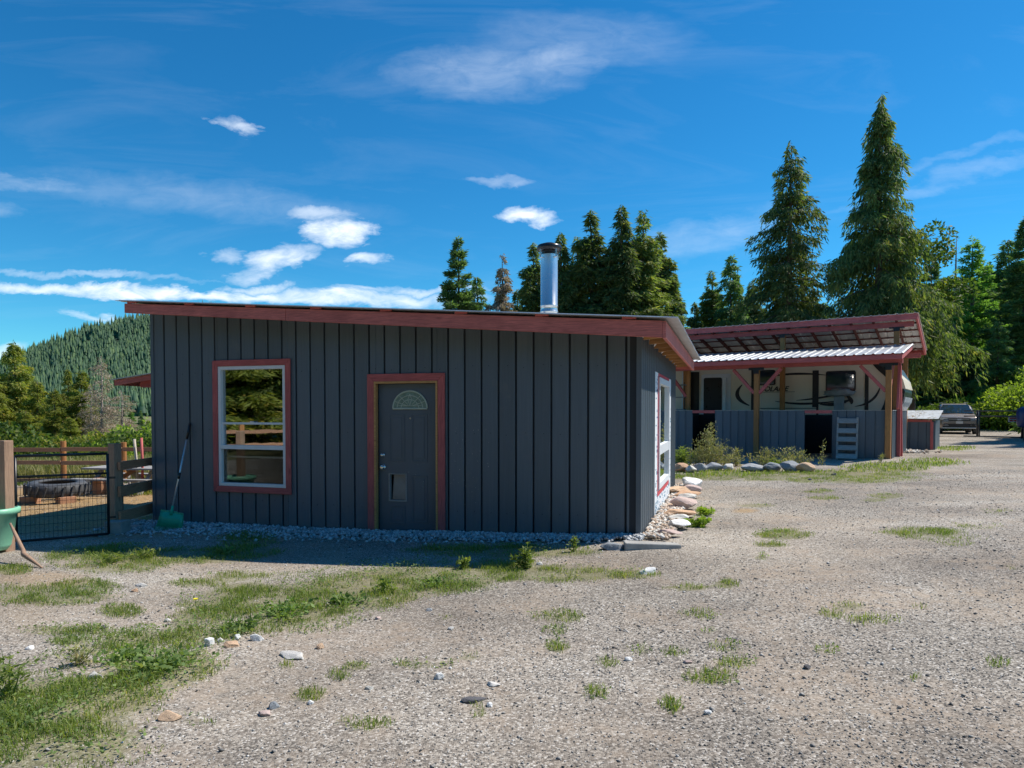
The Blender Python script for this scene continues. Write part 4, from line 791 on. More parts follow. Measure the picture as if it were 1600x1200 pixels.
# ------------------------------------------------------------------ the carport (local x right, y away)
RX, RY = 9.9523, 18.0579; A2 = R_(-35)
cpz = .27
car_p = thing('carport', 'timber carport with red beams, amber posts and a low dark siding wall', 'carport', (RX, RY, cpz), A2)
def w2(x, y): return (RX + x * math.cos(A2) - y * math.sin(A2), RY + x * math.sin(A2) + y * math.cos(A2))
zz0 = -cpz     # convert absolute z to local
Zl = lambda z: z - cpz
beamx0, beamx1 = -8.6, .32
for x_ in (0, -3.4, -6.8):
    pt = MB().box(x_ - .07, x_ + .07, -.07, .07, -.25, Zl(2.74)).build('post', M['orangeV'], car_p, bevel=.006)
    MB().box(x_ - .1, x_ + .1, -.082, .082, Zl(2.74), Zl(2.785)).box(x_ - .22, x_ + .22, -.088, -.0805, Zl(2.73), Zl(2.80)).box(x_ - .075, x_ + .075, -.088, -.0805, Zl(2.62), Zl(2.73)).build('post_bracket', M['black'], pt)
MB().box(beamx0, beamx1, -.07, .07, Zl(2.787), Zl(2.95)).build('eave_beam', M['redH'], car_p, bevel=.005)
def brace(x_, dx): MB().beam((x_ + dx * .07, 0, Zl(2.06)), (x_ + dx * .68, 0, Zl(2.76)), .085, .11, (0, 1, 0)).build('brace', M['redV'], car_p)
brace(-3.4, -1); brace(-3.4, 1); brace(0, -1); brace(-6.8, 1)
def brace_y(x_, y_): MB().beam((x_, .05, Zl(2.06)), (x_, .65, Zl(2.8)), .085, .11, (1, 0, 0)).build('brace', M['redV'], car_p)
brace_y(0, 0)
# lower roof
LF, LB = -.42, 2.3; zF, zB = 3.02, 3.46
lz = lambda y: Zl(zF + (zB - zF) * (y - LF) / (LB - LF))
MB().box(beamx0, .34, LF, LF + .04, Zl(2.875), Zl(2.995)).build('fascia_board', M['redH'], car_p, bevel=.004)
for xx_ in (.30, -8.6):
    m_ = MB(); m_.poly([(xx_, LF + .041, lz(LF) - .15), (xx_ + .04, LF + .041, lz(LF) - .15), (xx_ + .04, LB, lz(LB) - .15), (xx_, LB, lz(LB) - .15), (xx_, LF + .041, lz(LF) - .02), (xx_ + .04, LF + .041, lz(LF) - .02), (xx_ + .04, LB, lz(LB) - .02), (xx_, LB, lz(LB) - .02)], [(0, 3, 2, 1), (4, 5, 6, 7), (0, 1, 5, 4), (1, 2, 6, 5), (2, 3, 7, 6), (3, 0, 4, 7)]); m_.build('rake_board', M['redH'], car_p)
# ribs run along y: build in swapped frame
def ribbed_y(x0, x1, y0, y1, zfun, pitch, amp, name, mat, parent, t=.004, width=.9):
    out = []; x = x0; n = 0
    while x < x1 - .05:
        xe = min(x + width, x1); prof = []; q = x
        while q < xe - .001: prof += [(q, 0), (q + pitch * .62, 0), (q + pitch * .72, amp), (q + pitch * .88, amp), (q + pitch * .98, 0)]; q += pitch
        prof = [(a_, b_) for a_, b_ in prof if a_ < xe - .003] + [(xe - .003, 0)]; P = []; Fs = []; n_ = len(prof)
        for lay in (0, 1):
            for yv in (y0, y1):
                for (xv, zv) in prof: P.append((xv, yv, zfun(yv) + zv + lay * t))
        o2 = 2 * n_
        for j in range(n_ - 1): Fs += [(j, j + 1, n_ + j + 1, n_ + j), (o2 + j, o2 + n_ + j, o2 + n_ + j + 1, o2 + j + 1), (j, o2 + j, o2 + j + 1, j + 1), (n_ + j, n_ + j + 1, o2 + n_ + j + 1, o2 + n_ + j)]
        Fs += [(0, n_, o2 + n_, o2), (n_ - 1, o2 + n_ - 1, o2 + 2 * n_ - 1, 2 * n_ - 1)]
        MB().poly(P, Fs).build(name, M[mat], parent); x = xe
ribbed_y(beamx0, .37, LF - .03, LB, lz, .225, .022, 'roof_panel', 'galv', car_p)
x_ = beamx0 + .3
while x_ < .2:
    m_ = MB(); m_.poly([(x_, .075, lz(.075) - .16), (x_ + .04, .075, lz(.075) - .16), (x_ + .04, LB, lz(LB) - .16), (x_, LB, lz(LB) - .16), (x_, .075, lz(.075) - .02), (x_ + .04, .075, lz(.075) - .02), (x_ + .04, LB, lz(LB) - .02), (x_, LB, lz(LB) - .02)], [(0, 3, 2, 1), (4, 5, 6, 7), (0, 1, 5, 4), (1, 2, 6, 5), (2, 3, 7, 6), (3, 0, 4, 7)]); m_.build('rafter', M['redV'], car_p); x_ += .61
# upper roof: high front edge at y 2.25, falls to y 7.4
UF, UB = 2.2, 5.5; uzF, uzB = 4.36, 3.56
uz = lambda y: Zl(uzF + (uzB - uzF) * (y - UF) / (UB - UF)); ux0, ux1 = -9.2, .47
MB().box(ux0, ux1, UF, UF + .04, Zl(4.17), Zl(4.335)).build('fascia_board', M['redH'], car_p, bevel=.004)
MB().box(ux0 + .2, ux1 - .12, 2.43, 2.57, Zl(4.0), Zl(4.15)).build('main_beam', M['redH'], car_p, bevel=.004)
MB().box(ux0 + .2, ux1 - .12, 5.08, 5.22, Zl(3.26), Zl(3.42)).build('main_beam', M['redH'], car_p)
MB().box(ux0, ux1, UB - .04, UB, Zl(3.36), Zl(3.53)).build('fascia_board', M['redH'], car_p)
for x_ in (-.08, -3.28, -6.5):
    pt = MB().box(x_ - .07, x_ + .07, 2.43, 2.57, -.2, Zl(3.97)).build('post', M['orangeV'], car_p)
    MB().box(x_ - .2, x_ + .2, 2.415, 2.585, Zl(3.97), Zl(4.0)).box(x_ - .08, x_ + .08, 2.415, 2.429, Zl(3.88), Zl(3.97)).build('post_bracket', M['black'], pt)
    MB().box(x_ - .07, x_ + .07, 5.08, 5.22, -.2, Zl(3.26)).build('post', M['orangeV'], car_p)
def sl_y(x0, x1, y0, y1, f, top, bot, name, mat):
    m_ = MB(); m_.poly([(x0, y0, f(y0) - bot), (x1, y0, f(y0) - bot), (x1, y1, f(y1) - bot), (x0, y1, f(y1) - bot), (x0, y0, f(y0) - top), (x1, y0, f(y0) - top), (x1, y1, f(y1) - top), (x0, y1, f(y1) - top)], [(0, 3, 2, 1), (4, 5, 6, 7), (0, 1, 5, 4), (1, 2, 6, 5), (2, 3, 7, 6), (3, 0, 4, 7)]); return m_.build(name, M[mat], car_p)
x_ = ux0 + .02; i = 0
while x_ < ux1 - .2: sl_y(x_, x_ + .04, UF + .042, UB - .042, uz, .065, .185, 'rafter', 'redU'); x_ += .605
sl_y(ux1 - .05, ux1, UF + .042, UB - .042, uz, .03, .2, 'rake_board', 'redV')
y_ = UF + .1
while y_ < UB - .1:
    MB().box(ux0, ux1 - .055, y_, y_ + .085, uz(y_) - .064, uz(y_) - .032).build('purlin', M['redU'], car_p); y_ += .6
M['roofunder'] = surf('pale sheet underside', (.8, .79, .77), .55, .12, 3, metal=.1, bstr=0)
ribbed_y(ux0 - .03, ux1 + .03, UF - .04, UB + .05, lambda y: uz(y) - .028, .225, .022, 'roof_panel', 'roofunder', car_p)
# low wall with two openings
OPS = [(-5.34, -4.64), (-2.08, -1.37)]; wt = Zl(1.555); e = [.02 - .0 - .2325 * k for k in range(0, 38)]
wallx0 = -8.5
x_ = -.075
spans = [(-1.37, -.075), (-4.64, -2.08), (wallx0, -5.34)]
for (a, b_) in spans:
    MB().box(a, b_, .045, .075, -.25, wt - .012).build('wall_backing', M['siding_back'], car_p)
    q = b_
    while q > a + .01:
        p = max(a, q - .2325)
        if not (a < -3.4 < b_ and False): MB().cbox(p + .005, q - .005, .024, .0445, -.2, wt - .012, .006).box(p + .005, p + .03, .016, .024, -.2, wt - .012).build('board', M['siding'], car_p)
        q = p
    MB().box(a, b_, .012, .085, wt - .011, wt + .008).build('wall_cap', M['greywood'], car_p)
for (a, b_) in OPS: MB().box(a + .002, b_ - .002, .0, .09, wt - .085, wt + .004).build('opening_header', M['redH'], car_p)
# right side wall
q = .1
MB().box(.035, .065, .09, 3.95, -.25, wt - .012).build('wall_backing', M['siding_back'], car_p)
while q < 3.9:
    MB().box(.0655, .085, q + .004, min(q + .2325, 3.95) - .004, -.2, wt - .012).box(.085, .093, q + .004, q + .03, -.2, wt - .012).build('board', M['siding'], car_p); q += .2325
MB().box(.03, .095, .09, 3.95, wt - .011, wt + .008).build('wall_cap', M['greywood'], car_p)
# near-black inner panels, standing in for shade behind the openings
MB().box(wallx0, -.1, 2.05, 2.1, -.2, Zl(1.42)).build('inner_shade_wall', M['dark'], car_p)
for xv in (-5.9, -4.2, -2.7, -.9): MB().box(xv, xv + .05, .1, 2.04, -.2, Zl(1.4)).build('inner_shade_panel', M['dark'], car_p)
# red upright boards at the right corner, a leaning one outside
MB().box(.10, .19, 1.0, 1.09, -.15, Zl(2.9)).build('red_upright', M['redV'], car_p)
MB().beam((.18, 1.35, -.1), (.12, 1.3, Zl(3.1)), .09, .06).build('red_upright', M['redV'], car_p)
MB().beam((.16, .55, Zl(1.6)), (.14, 1.1, Zl(2.85)), .06, .09).build('brace', M['redV'], car_p)
# left inside: amber slanting post
MB().box(-5.72, -5.62, .5, .6, -.2, Zl(2.9)).build('post', M['orangeV'], car_p); MB().beam((-6.3, .55, Zl(2.75)), (-5.75, .55, Zl(2.0)), .08, .09, (0, 1, 0)).build('brace', M['redV'], car_p)
sh = thing('shelf_rack', 'grey wire shelf rack inside the left end of the carport', 'shelf', (*w2(-6.35, 1.0), .27), A2)
for z_ in (.9, 1.3, 1.7, 2.1): MB().box(-.5, .45, -.2, .2, z_, z_ + .03).build('shelf', M['greywood'], sh)
for x_, y_ in ((-.5, -.2), (.44, -.2), (-.5, .19), (.44, .19)): MB().box(x_, x_ + .02, y_, y_ + .02, 0, 2.2).build('leg', M['black'], sh)
# ------------------------------------------------------------------ travel trailer under the carport
RVY = 2.72
rv = thing('travel_trailer', 'cream travel trailer with black swoosh graphics parked under the carport', 'trailer', (*w2(0, RVY), .28), A2)
zl = lambda z: z - .28
profile = [(-8.1, .55), (-.85, .55), (-.48, .95), (-.15, 1.35), (.04, 1.75), (.09, 2.1), (.01, 2.45), (-.19, 2.8), (-.49, 3.08), (-.9, 3.22), (-8.1, 3.22)]
MB().prism([(x, zl(z)) for x, z in profile], 0, 2.2).build('body', M['cream'], rv, bevel=.05)
# nose cap, darker, with pale stripe
cap_o = [(-.85, .53), (-.45, .93), (-.12, 1.33), (.08, 1.74), (.135, 2.1), (.05, 2.47), (-.15, 2.83), (-.45, 3.12)]; cap_i = [(-.58, 2.98), (-.42, 2.7), (-.34, 2.4), (-.34, 2.1), (-.42, 1.75), (-.55, 1.4), (-.8, 1.1), (-1.05, .9)]
MB().prism([(x, zl(z)) for x, z in cap_o + cap_i], -.012, 2.212).build('nose_cap', M['tarpdark'], rv, bevel=.01)
for yy_ in (-.013,):
    st = MB(); o_ = [(x + .004, z) for x, z in cap_o]; 
    st.prism([(x, zl(z)) for x, z in [(-.11, 2.84), (.08, 2.47), (.15, 2.2), (.05, 2.2), (-.03, 2.42), (-.20, 2.72)]], yy_ - .01, 2.225); st.build('nose_stripe', M['cream'], rv)
    st = MB(); st.prism([(x, zl(z)) for x, z in [(.148, 1.95), (.12, 1.80), (.04, 1.66), (.02, 1.70), (.09, 1.83), (.11, 1.95)]], yy_ - .01, 2.225); st.build('nose_stripe', M['tarp'], rv)
def plate(name, pts, mat, d=.012, y=0): return MB().prism([(x, zl(z)) for x, z in pts], y - d, y).build(name, M[mat], rv)
def rrect(x0, x1, z0, z1, r=.06, n=4):
    out = []
    for cx_, cz_, a0 in ((x1 - r, z1 - r, 0), (x0 + r, z1 - r, 90), (x0 + r, z0 + r, 180), (x1 - r, z0 + r, 270)):
        for k in range(n + 1): out.append((cx_ + r * math.cos(R_(a0 + 90 * k / n)), cz_ + r * math.sin(R_(a0 + 90 * k / n))))
    return out
def win(x0, x1, z0, z1): f_ = plate('window', rrect(x0, x1, z0, z1), 'blacktrim', .03); MB().prism([(x, zl(z)) for x, z in rrect(x0 + .04, x1 - .04, z0 + .04, z1 - .04)], -.036, -.031).build('pane', M['carglass'], f_)
win(-2.03, -1.18, 2.14, 2.78); win(-4.12, -3.55, 2.38, 2.88)
dp = plate('door_surround', rrect(-6.02, -5.0, .8, 2.80), 'white', .02); MB().prism([(x, zl(z)) for x, z in rrect(-5.93, -5.30, .85, 2.68)], -.034, -.021).build('door', M['blacktrim'], dp)
MB().box(-5.25, -5.15, -.08, -.03, zl(1.2), zl(2.66)).build('grab_rail', M['white'], dp)
plate('dark_gap_plate', [(-6.62, 1.1), (-6.1, 1.1), (-6.1, 2.9), (-6.62, 2.9)], 'blacktrim', .015); plate('white_strip', [(-6.72, 1.1), (-6.65, 1.1), (-6.65, 2.9), (-6.72, 2.9)], 'white', .03)  # flat black plate stands in for the shade in a gap
for (a, b_, z0, z1) in ((-4.32, -4.22, 1.5, 2.95), (-2.42, -2.24, 1.66, 2.82), (-2.30, -2.24, 1.4, 1.66), (-.93, -.83, 1.5, 2.75)): plate('slide_shadow', [(a, z0), (b_, z0), (b_, z1), (a, z1)], 'blacktrim', .022)  # side shadows of the slide-outs, built as flat black strips
plate('lower_trim', [(-4.2, 1.615), (-2.3, 1.615), (-2.3, 1.635), (-4.2, 1.635)], 'blacktrim', .014)
MB().box(-7.9, -1.0, -.012, 0, zl(.56), zl(.75)).build('skirt', M['plastic'], rv)
def swoosh(pts, w, y=-.014, mat='blacktrim'):
    up = []; dn = []; n = len(pts)
    for i, (x, z) in enumerate(pts):
        a = pts[max(i - 1, 0)]; b_ = pts[min(i + 1, n - 1)]; dx, dz = b_[0] - a[0], b_[1] - a[1]; l = math.hypot(dx, dz); ww = w * math.sin(math.pi * (.06 + .88 * i / (n - 1))) / 2
        up.append((x - dz / l * ww, z + dx / l * ww)); dn.append((x + dz / l * ww, z - dx / l * ww))
    MB().prism([(x, zl(z)) for x, z in up + dn[::-1]], y, 0).build('graphic_stripe', M[mat], rv)
def curve(p0, p1, p2, n=12): return [((1 - t) ** 2 * p0[0] + 2 * t * (1 - t) * p1[0] + t * t * p2[0], (1 - t) ** 2 * p0[1] + 2 * t * (1 - t) * p1[1] + t * t * p2[1]) for t in [i / n for i in range(n + 1)]]
swoosh(curve((-4.62, 2.42), (-5.05, 2.0), (-4.38, 1.72)), .13); swoosh(curve((-3.75, 2.66), (-3.0, 2.80), (-2.0, 2.66)), .07)
swoosh(curve((-3.55, 1.86), (-2.7, 1.68), (-1.65, 1.86)), .07, -.016); swoosh(curve((-2.9, 1.88), (-2.2, 1.92), (-1.5, 2.1)), .06, -.018); swoosh(curve((-2.2, 1.75), (-1.7, 1.7), (-1.3, 1.9)), .12, -.02)
swoosh(curve((-1.2, 1.68), (-.6, 1.75), (-.5, 2.35)), .07); swoosh(curve((-.75, 3.0), (-.55, 2.9), (-.35, 2.55)), .14, -.016); swoosh(curve((-1.45, 2.05), (-1.25, 1.85), (-1.3, 1.75)), .12, -.02)
def text(s, x, z, size, parent, mat, y=-.02, shear=.35, name='lettering', rot=None, depth=.003, align='LEFT'):
    cu = bpy.data.curves.new(name, 'FONT'); cu.body = s; cu.size = size; cu.shear = shear; cu.extrude = depth; cu.align_x = align; cu.offset = size * .02
    o_ = bpy.data.objects.new(name, cu); COL.objects.link(o_); dg = bpy.context.evaluated_depsgraph_get(); me = bpy.data.meshes.new_from_object(o_.evaluated_get(dg)); bpy.data.objects.remove(o_)
    me.materials.clear(); me.materials.append(M[mat]); n = bpy.data.objects.new(name, me); COL.objects.link(n); n.parent = parent; n.rotation_euler = rot or (R_(90), 0, 0); n.location = (x, y, z); return n
tx = text('SOLAIRE', -4.02, zl(2.185), .225, rv, 'blacktrim'); tx.scale = (1.0, 1, 1)
plate('underline', [(-3.95, 2.15), (-2.95, 2.15), (-2.95, 2.162), (-3.95, 2.162)], 'blacktrim', .012)
for xv in (-4.6, -3.7):
    for yv in (.02, 2.1):
        w_ = MB().tube([(xv, yv, .36), (xv, yv + .22, .36)], .36, 24).build('wheel', M['rubber'], rv); MB().tube([(xv, yv - .01, .36), (xv, yv + .23, .36)], .2, 16).build('rim', M['galv'], w_)
for xv in (-7.5, -1.2): MB().box(xv, xv + .1, .3, .4, -.05, .3).build('stabiliser', M['black'], rv)
MB().beam((-1.4, 1.17, .4), (-.45, 1.17, .4), .1, .1).build('hitch', M['black'], rv)
# bundle on a stand in front of the trailer window
bd = thing('stand', 'white box stand carrying a grey draped bundle in front of the trailer window', 'stand', (*w2(-1.62, 2.56), .28), A2)
MB().box(-.13, .13, -.1, .1, 0, zl(2.0)).build('pedestal', M['tarp'], bd, bevel=.01)
g = random.Random(4); bm = bmesh.new(); bmesh.ops.create_icosphere(bm, subdivisions=3, radius=1)
for v in bm.verts: n_ = mnoise.noise(v.co * 2.2); v.co = Vector((v.co.x * .42, v.co.y * .17, max(-.6, v.co.z) * .15)) * (1 + .35 * n_)
me = bpy.data.meshes.new('bundle'); bm.to_mesh(me); bm.free(); me.materials.append(M['tarp']); [setattr(p, 'use_smooth', True) for p in me.polygons]
tb = addmesh('draped_bundle', me, None, (*w2(-1.62, 2.53), 2.09), A2); tag(tb, 'grey draped bundle lying on the white stand by the trailer window', 'bundle')
# pallet-like rack leaning on the carport wall
pk = thing('slatted_rack', 'grey slatted wooden rack leaning against the low carport wall', 'rack', (*w2(-.96, -.22), gzf(*w2(-.96, -.22)) - .01), A2)
pk.rotation_euler = (-R_(6), 0, A2)
for x_ in (-.26, .22): MB().box(x_, x_ + .04, -.02, .09, 0, 1.16).build('side_rail', M['greywood'], pk)
for k, z_ in enumerate((.04, .27, .50, .73, 1.0)): MB().poly([(-.255, -.045, z_), (.255, -.045, z_), (.255, .0, z_ + .13), (-.255, .0, z_ + .13), (-.255, -.03, z_ - .012), (.255, -.03, z_ - .012), (.255, .02, z_ + .12), (-.255, .02, z_ + .12)], [(0, 1, 2, 3), (4, 7, 6, 5), (0, 4, 5, 1), (3, 2, 6, 7), (0, 3, 7, 4), (1, 5, 6, 2)]).build('slat', M['greywood'], pk)

# ------------------------------------------------------------------ coop beside the carport
sx_, sy_ = gpt(1460, 703)[:2]
cz = gzf(sx_, sy_); coop = thing('coop', 'low dark shed with a sloping metal roof and red trim beside the carport', 'shed', (sx_, sy_, cz), A2)
q = 0
MB().box(-1.9, -.0, .02, 2.3, -.2, .9).build('body', M['siding_back'], coop)
while q > -1.85: MB().cbox(q - .2325 + .005, q - .005, .0, .0195, -.1, .9, .005).build('board', M['siding'], coop); q -= .2325
MB().box(-1.9, -.07, -.02, -.002, .9, .98).build('header', M['redH'], coop); MB().box(-.12, -.04, -.025, -.003, -.1, .9).build('post', M['redV'], coop)
MB().box(.001, .02, .03, 2.3, -.1, .95).build('side_panel', M['siding'], coop)
for k, (a, b_) in enumerate([(-2.0, -1.1), (-1.1, -.5), (-.5, .12)]):
    MB().poly([(a, -.15, 1.0), (b_ - .01, -.15, 1.0), (b_ - .01, 2.4, 1.27), (a, 2.4, 1.27), (a, -.15, 1.012), (b_ - .01, -.15, 1.012), (b_ - .01, 2.4, 1.282), (a, 2.4, 1.282)], [(0, 3, 2, 1), (4, 5, 6, 7), (0, 1, 5, 4), (1, 2, 6, 5), (2, 3, 7, 6), (3, 0, 4, 7)]).build('roof_panel', M['galvdull'], coop)
g = np.random.default_rng(3); n = 260; P = np.stack([g.uniform(-1.95, .1, n), g.uniform(-.1, 2.3, n), 0 * g.random(n)], -1); P[:, 2] = 1.012 + (P[:, 1] + .15) * .106 + .004; D = nrm(g.normal(0, 1, (n, 3)) * [1, 1, .15]); V_, F_ = leaf_quads(P, D, nrm(np.cross(D, [0, 0, 1.0])), g.uniform(.05, .2, n), g.uniform(.01, .04, n))
lf = addmesh('leaf_litter', np_mesh('leaf_litter', V_, F_, M['dead']), coop, kind='stuff')

# ------------------------------------------------------------------ parked car
cxp, cyp = 25.0, 38.6; caro = thing('parked_car', 'taupe suv parked nose-on beyond the gate', 'car', (cxp, cyp, gzf(cxp, cyp)), math.atan2(cyp, cxp) - R_(90) + R_(6))
# local: x across, -y towards the camera (front)
sec = [(-2.25, .80, .34, .78), (-2.12, .90, .30, .92), (-1.6, .93, .30, 1.02), (-1.0, .94, .30, 1.08), (0, .95, .30, 1.10), (1.4, .95, .30, 1.10), (2.1, .92, .32, 1.05), (2.3, .84, .38, .95)]
P = []; Fs = []
for (y, w, z0, z1) in sec:
    P += [(-w * .94, y, z0), (w * .94, y, z0), (w, y, z0 + .25), (w * .985, y, z1 - .14), (w * .86, y, z1), (0, y, z1 + .03), (-w * .86, y, z1), (-w * .985, y, z1 - .14), (-w, y, z0 + .25)]
for i in range(len(sec) - 1):
    for k in range(9): a = i * 9 + k; b_ = i * 9 + (k + 1) % 9; Fs.append((a, b_, b_ + 9, a + 9))
Fs += [tuple(range(9)), tuple(range((len(sec) - 1) * 9, len(sec) * 9))[::-1]]
MB().poly(P, Fs).build('body', M['carpaint'], caro, smooth=True, bevel=.03)
cs = [(-1.05, .80, 1.08, 1.10), (-.35, .72, 1.09, 1.60), (.2, .70, 1.09, 1.66), (1.4, .68, 1.09, 1.62), (2.1, .72, 1.05, 1.12)]
P = []; Fs = []
for (y, w, z0, z1) in cs: P += [(-.84, y, z0), (.84, y, z0), (w, y, max(z0 + .01, z1 - .08)), (w * .8, y, z1), (-w * .8, y, z1), (-w, y, max(z0 + .01, z1 - .08))]
for i in range(4):
    for k in range(6): a = i * 6 + k; b_ = i * 6 + (k + 1) % 6; Fs.append((a, b_, b_ + 6, a + 6))
Fs += [tuple(range(6)), tuple(range(24, 30))[::-1]]; MB().poly(P, Fs).build('cabin', M['carpaint'], caro, smooth=True)
MB().poly([(-.76, -1.045, 1.125), (.76, -1.045, 1.125), (.60, -.40, 1.575), (-.60, -.40, 1.575), (-.76, -1.07, 1.135), (.76, -1.07, 1.135), (.60, -.42, 1.60), (-.60, -.42, 1.60)], [(4, 5, 6, 7), (0, 1, 5, 4), (1, 2, 6, 5), (2, 3, 7, 6), (3, 0, 4, 7), (3, 2, 1, 0)]).build('windscreen', M['carglass'], caro)
for s in (-1, 1):
    MB().poly([(s * .845, -.8, 1.13), (s * .845, 1.7, 1.13), (s * .70, 1.3, 1.52), (s * .73, -.35, 1.54), (s * .86, -.8, 1.13), (s * .86, 1.7, 1.13), (s * .715, 1.3, 1.52), (s * .745, -.35, 1.54)], [(0, 1, 2, 3), (4, 7, 6, 5), (0, 4, 5, 1), (2, 6, 7, 3), (1, 5, 6, 2), (0, 3, 7, 4)]).build('side_window', M['carglass'], caro)
    MB().prism([(s * .50, .72), (s * .88, .78), (s * .87, .9), (s * .55, .84)], -2.22, -2.0).build('headlight', M['lens'], caro)
    MB().box(min(s * .93, s * 1.12), max(s * .93, s * 1.12), -.85, -.72, 1.08, 1.22).build('mirror', M['signwhite'] if s > 0 else M['carpaint'], caro, bevel=.02)
    MB().tube([(s * .6, -.3, 1.70), (s * .6, 1.5, 1.70)], .02, 6).build('roof_rail', M['alu'], caro)
    MB().box(min(s * .5, s * .74), max(s * .5, s * .74), -2.28, -2.2, .46, .52).build('fog_lamp', M['lens'], caro)
    for yv in (-1.45, 1.35):
        w_ = MB().tube([(s * .70, yv, .35), (s * .955, yv, .35)], .35, 22).build('wheel', M['rubber'], caro); MB().tube([(s * .9, yv, .35), (s * .965, yv, .35)], .22, 14).build('rim', M['alu'], w_)
MB().box(-.5, .5, -2.285, -2.2, .70, .86).build('grille', M['plastic'], caro, bevel=.02); MB().box(-.75, .75, -2.28, -2.19, .36, .56).build('lower_grille', M['plastic'], caro, bevel=.02)
MB().box(-.8, .8, -2.31, -2.18, .30, .36).build('bumper_lip', M['alu'], caro, bevel=.01); MB().box(-.16, .16, -2.31, -2.286, .56, .70).build('number_plate', M['signwhite'], caro)
MB().box(-.48, .48, -2.295, -2.286, .77, .79).box(-.09, .09, -2.30, -2.286, .745, .815).build('grille_bar', M['alu'], caro)

# ------------------------------------------------------------------ far drive gate
P0 = gpt(1513, 683); P1 = gpt(1600, 685); fg = thing('drive_gate', 'black pipe gate across the drive in front of the parked car', 'gate', tuple(P0), 0)
dv = (P1 - P0); dv.z = 0; Lg = dv.length * 1.6; fg.rotation_euler = (0, 0, math.atan2(dv.y, dv.x))
for z_ in (.05, 1.0, 1.25): MB().tube([(-.2, 0, z_), (Lg, 0, z_)], .03, 8).build('rail', M['black'], fg)
for x_ in (.45, 2.6, 4.0): 
    if x_ < Lg: MB().tube([(x_, 0, 0.05), (x_, 0, 1.25)], .028, 8).build('stile', M['black'], fg)
for px in (1527, 1597):
    q = gpt(px, 685 if px > 1550 else 683); o_ = MB().tube([(0, 0, -.1), (0, 0, 1.3)], .05, 10).build('gate_post', M['black'], None, q, smooth=True); tag(o_, 'black steel post holding the drive gate, ' + ('nearest the parked car' if px < 1550 else 'at the right edge by the bin'), 'post', 'drive gate posts')
q = gpt(1582, 684); sg = MB().box(-.26, .26, -.012, 0, -.12, .12).build('gate_sign', M['signwhite'], None, (q.x - .03, q.y - .10, q.z + .85)); tag(sg, 'small white sign with red print hung on the drive gate', 'sign')
MB().box(-.2, .2, -.016, -.0125, .03, .09).box(-.2, -.06, -.016, -.0125, -.08, -.02).box(-.02, .2, -.016, -.0125, -.08, -.02).build('sign_print', M['signred'], sg)
q = gpt(1601, 688); bn = thing('bin', 'dark blue rounded bin on a post at the right edge by the gate', 'bin', tuple(q))
MB().lathe([(.0, .55), (.24, .56), (.30, .7), (.31, 1.15), (.26, 1.34), (.12, 1.42), (0, 1.44)], 20).build('drum', M['binblue'], bn, smooth=True); MB().tube([(0, 0, -.1), (0, 0, .56)], .05, 8).build('post', M['black'], bn)

# ------------------------------------------------------------------ left paddock: posts, gate, fence
def wpost(px, py, ztop, w, label, mat='brownV', group='paddock gate posts', lean=0, dep=None):
    q = gpt(px, py); o_ = MB().box(-w / 2, w / 2, -w / 2, w / 2, -.2, ztop).build('fence_post', M[mat], None, q, bevel=.008); o_.rotation_euler = (0, R_(lean), R_(-20)); return tag(o_, label, 'post', group)
wpost(12, 861, 1.37, .115, 'thick weathered gate post beside the green tub'); q2 = gpt(183, 829)
wpost(181, 829, 1.26, .125, 'tall gate post on a concrete block right of the wire gate')
blk = MB().box(-.12, .12, -.12, .12, -.1, .17).build('concrete_block', M['concrete'], None, gpt(184, 832), bevel=.01); tag(blk, 'rough concrete block at the foot of the right gate post', 'block')
# wire gate
ga = gpt(26, 851); gb = gpt(170, 838); dv = gb - ga; Lw = math.hypot(dv.x, dv.y); wg = thing('wire_gate', 'black tube gate filled with welded wire mesh between two wooden posts', 'gate', tuple(ga), math.atan2(dv.y, dv.x))
Hg = 1.15; zb = .04
for z_, r_ in ((zb, .018), (Hg, .018), (Hg - .27, .014)): MB().tube([(0, 0, z_), (Lw, 0, z_ + .0)], r_, 8).build('rail', M['black'], wg, smooth=True)
for x_ in (0.0, Lw): MB().tube([(x_, 0, zb), (x_, 0, Hg)], .018, 8).build('stile', M['black'], wg, smooth=True)
M['wire'] = surf('black coated wire', (.05, .05, .055), .3, .1, metal=.5, bstr=0)
mb = MB(); x_ = .05
while x_ < Lw - .02: mb.tube([(x_, 0, zb), (x_, 0, Hg - .27)], .0022, 4, False); x_ += .05
z_ = zb + .1
while z_ < Hg - .3: mb.tube([(0, -.003, z_), (Lw, -.003, z_)], .0024, 4, False); z_ += .1
mb.build('wire_mesh', M['wire'], wg)
for z_ in (.25, .8): MB().box(Lw + .016, Lw + .09, -.012, .012, z_, z_ + .03).build('hinge', M['black'], wg)
MB().tube([(-.03, .03, .62), (-.09, -.08, .60), (-.16, -.1, .63), (-.2, -.02, .62)], .008, 5).build('chain', M['black'], wg)
# short three rail panel up to the shed
pa = gpt(190, 829); pb = gpt(247, 811); dv = pb - pa; Lf = math.hypot(dv.x, dv.y); rf = thing('rail_fence', 'short three rail wooden fence between the gate post and the shed', 'fence', tuple(pa), math.atan2(dv.y, dv.x))
for z_, h_ in ((.13, .16), (.50, .15), (.88, .12)): MB().box(-.06, Lf, -.03, .01, z_, z_ + h_).build('rail', M['brown'], rf, bevel=.004)
MB().box(Lf - .02, Lf + .09, -.05, .05, -.2, 1.05).build('post', M['brownV'], rf, bevel=.005)
MB().box(.0, .09, .015, .10, -.15, .95).build('post', M['brownV'], rf)
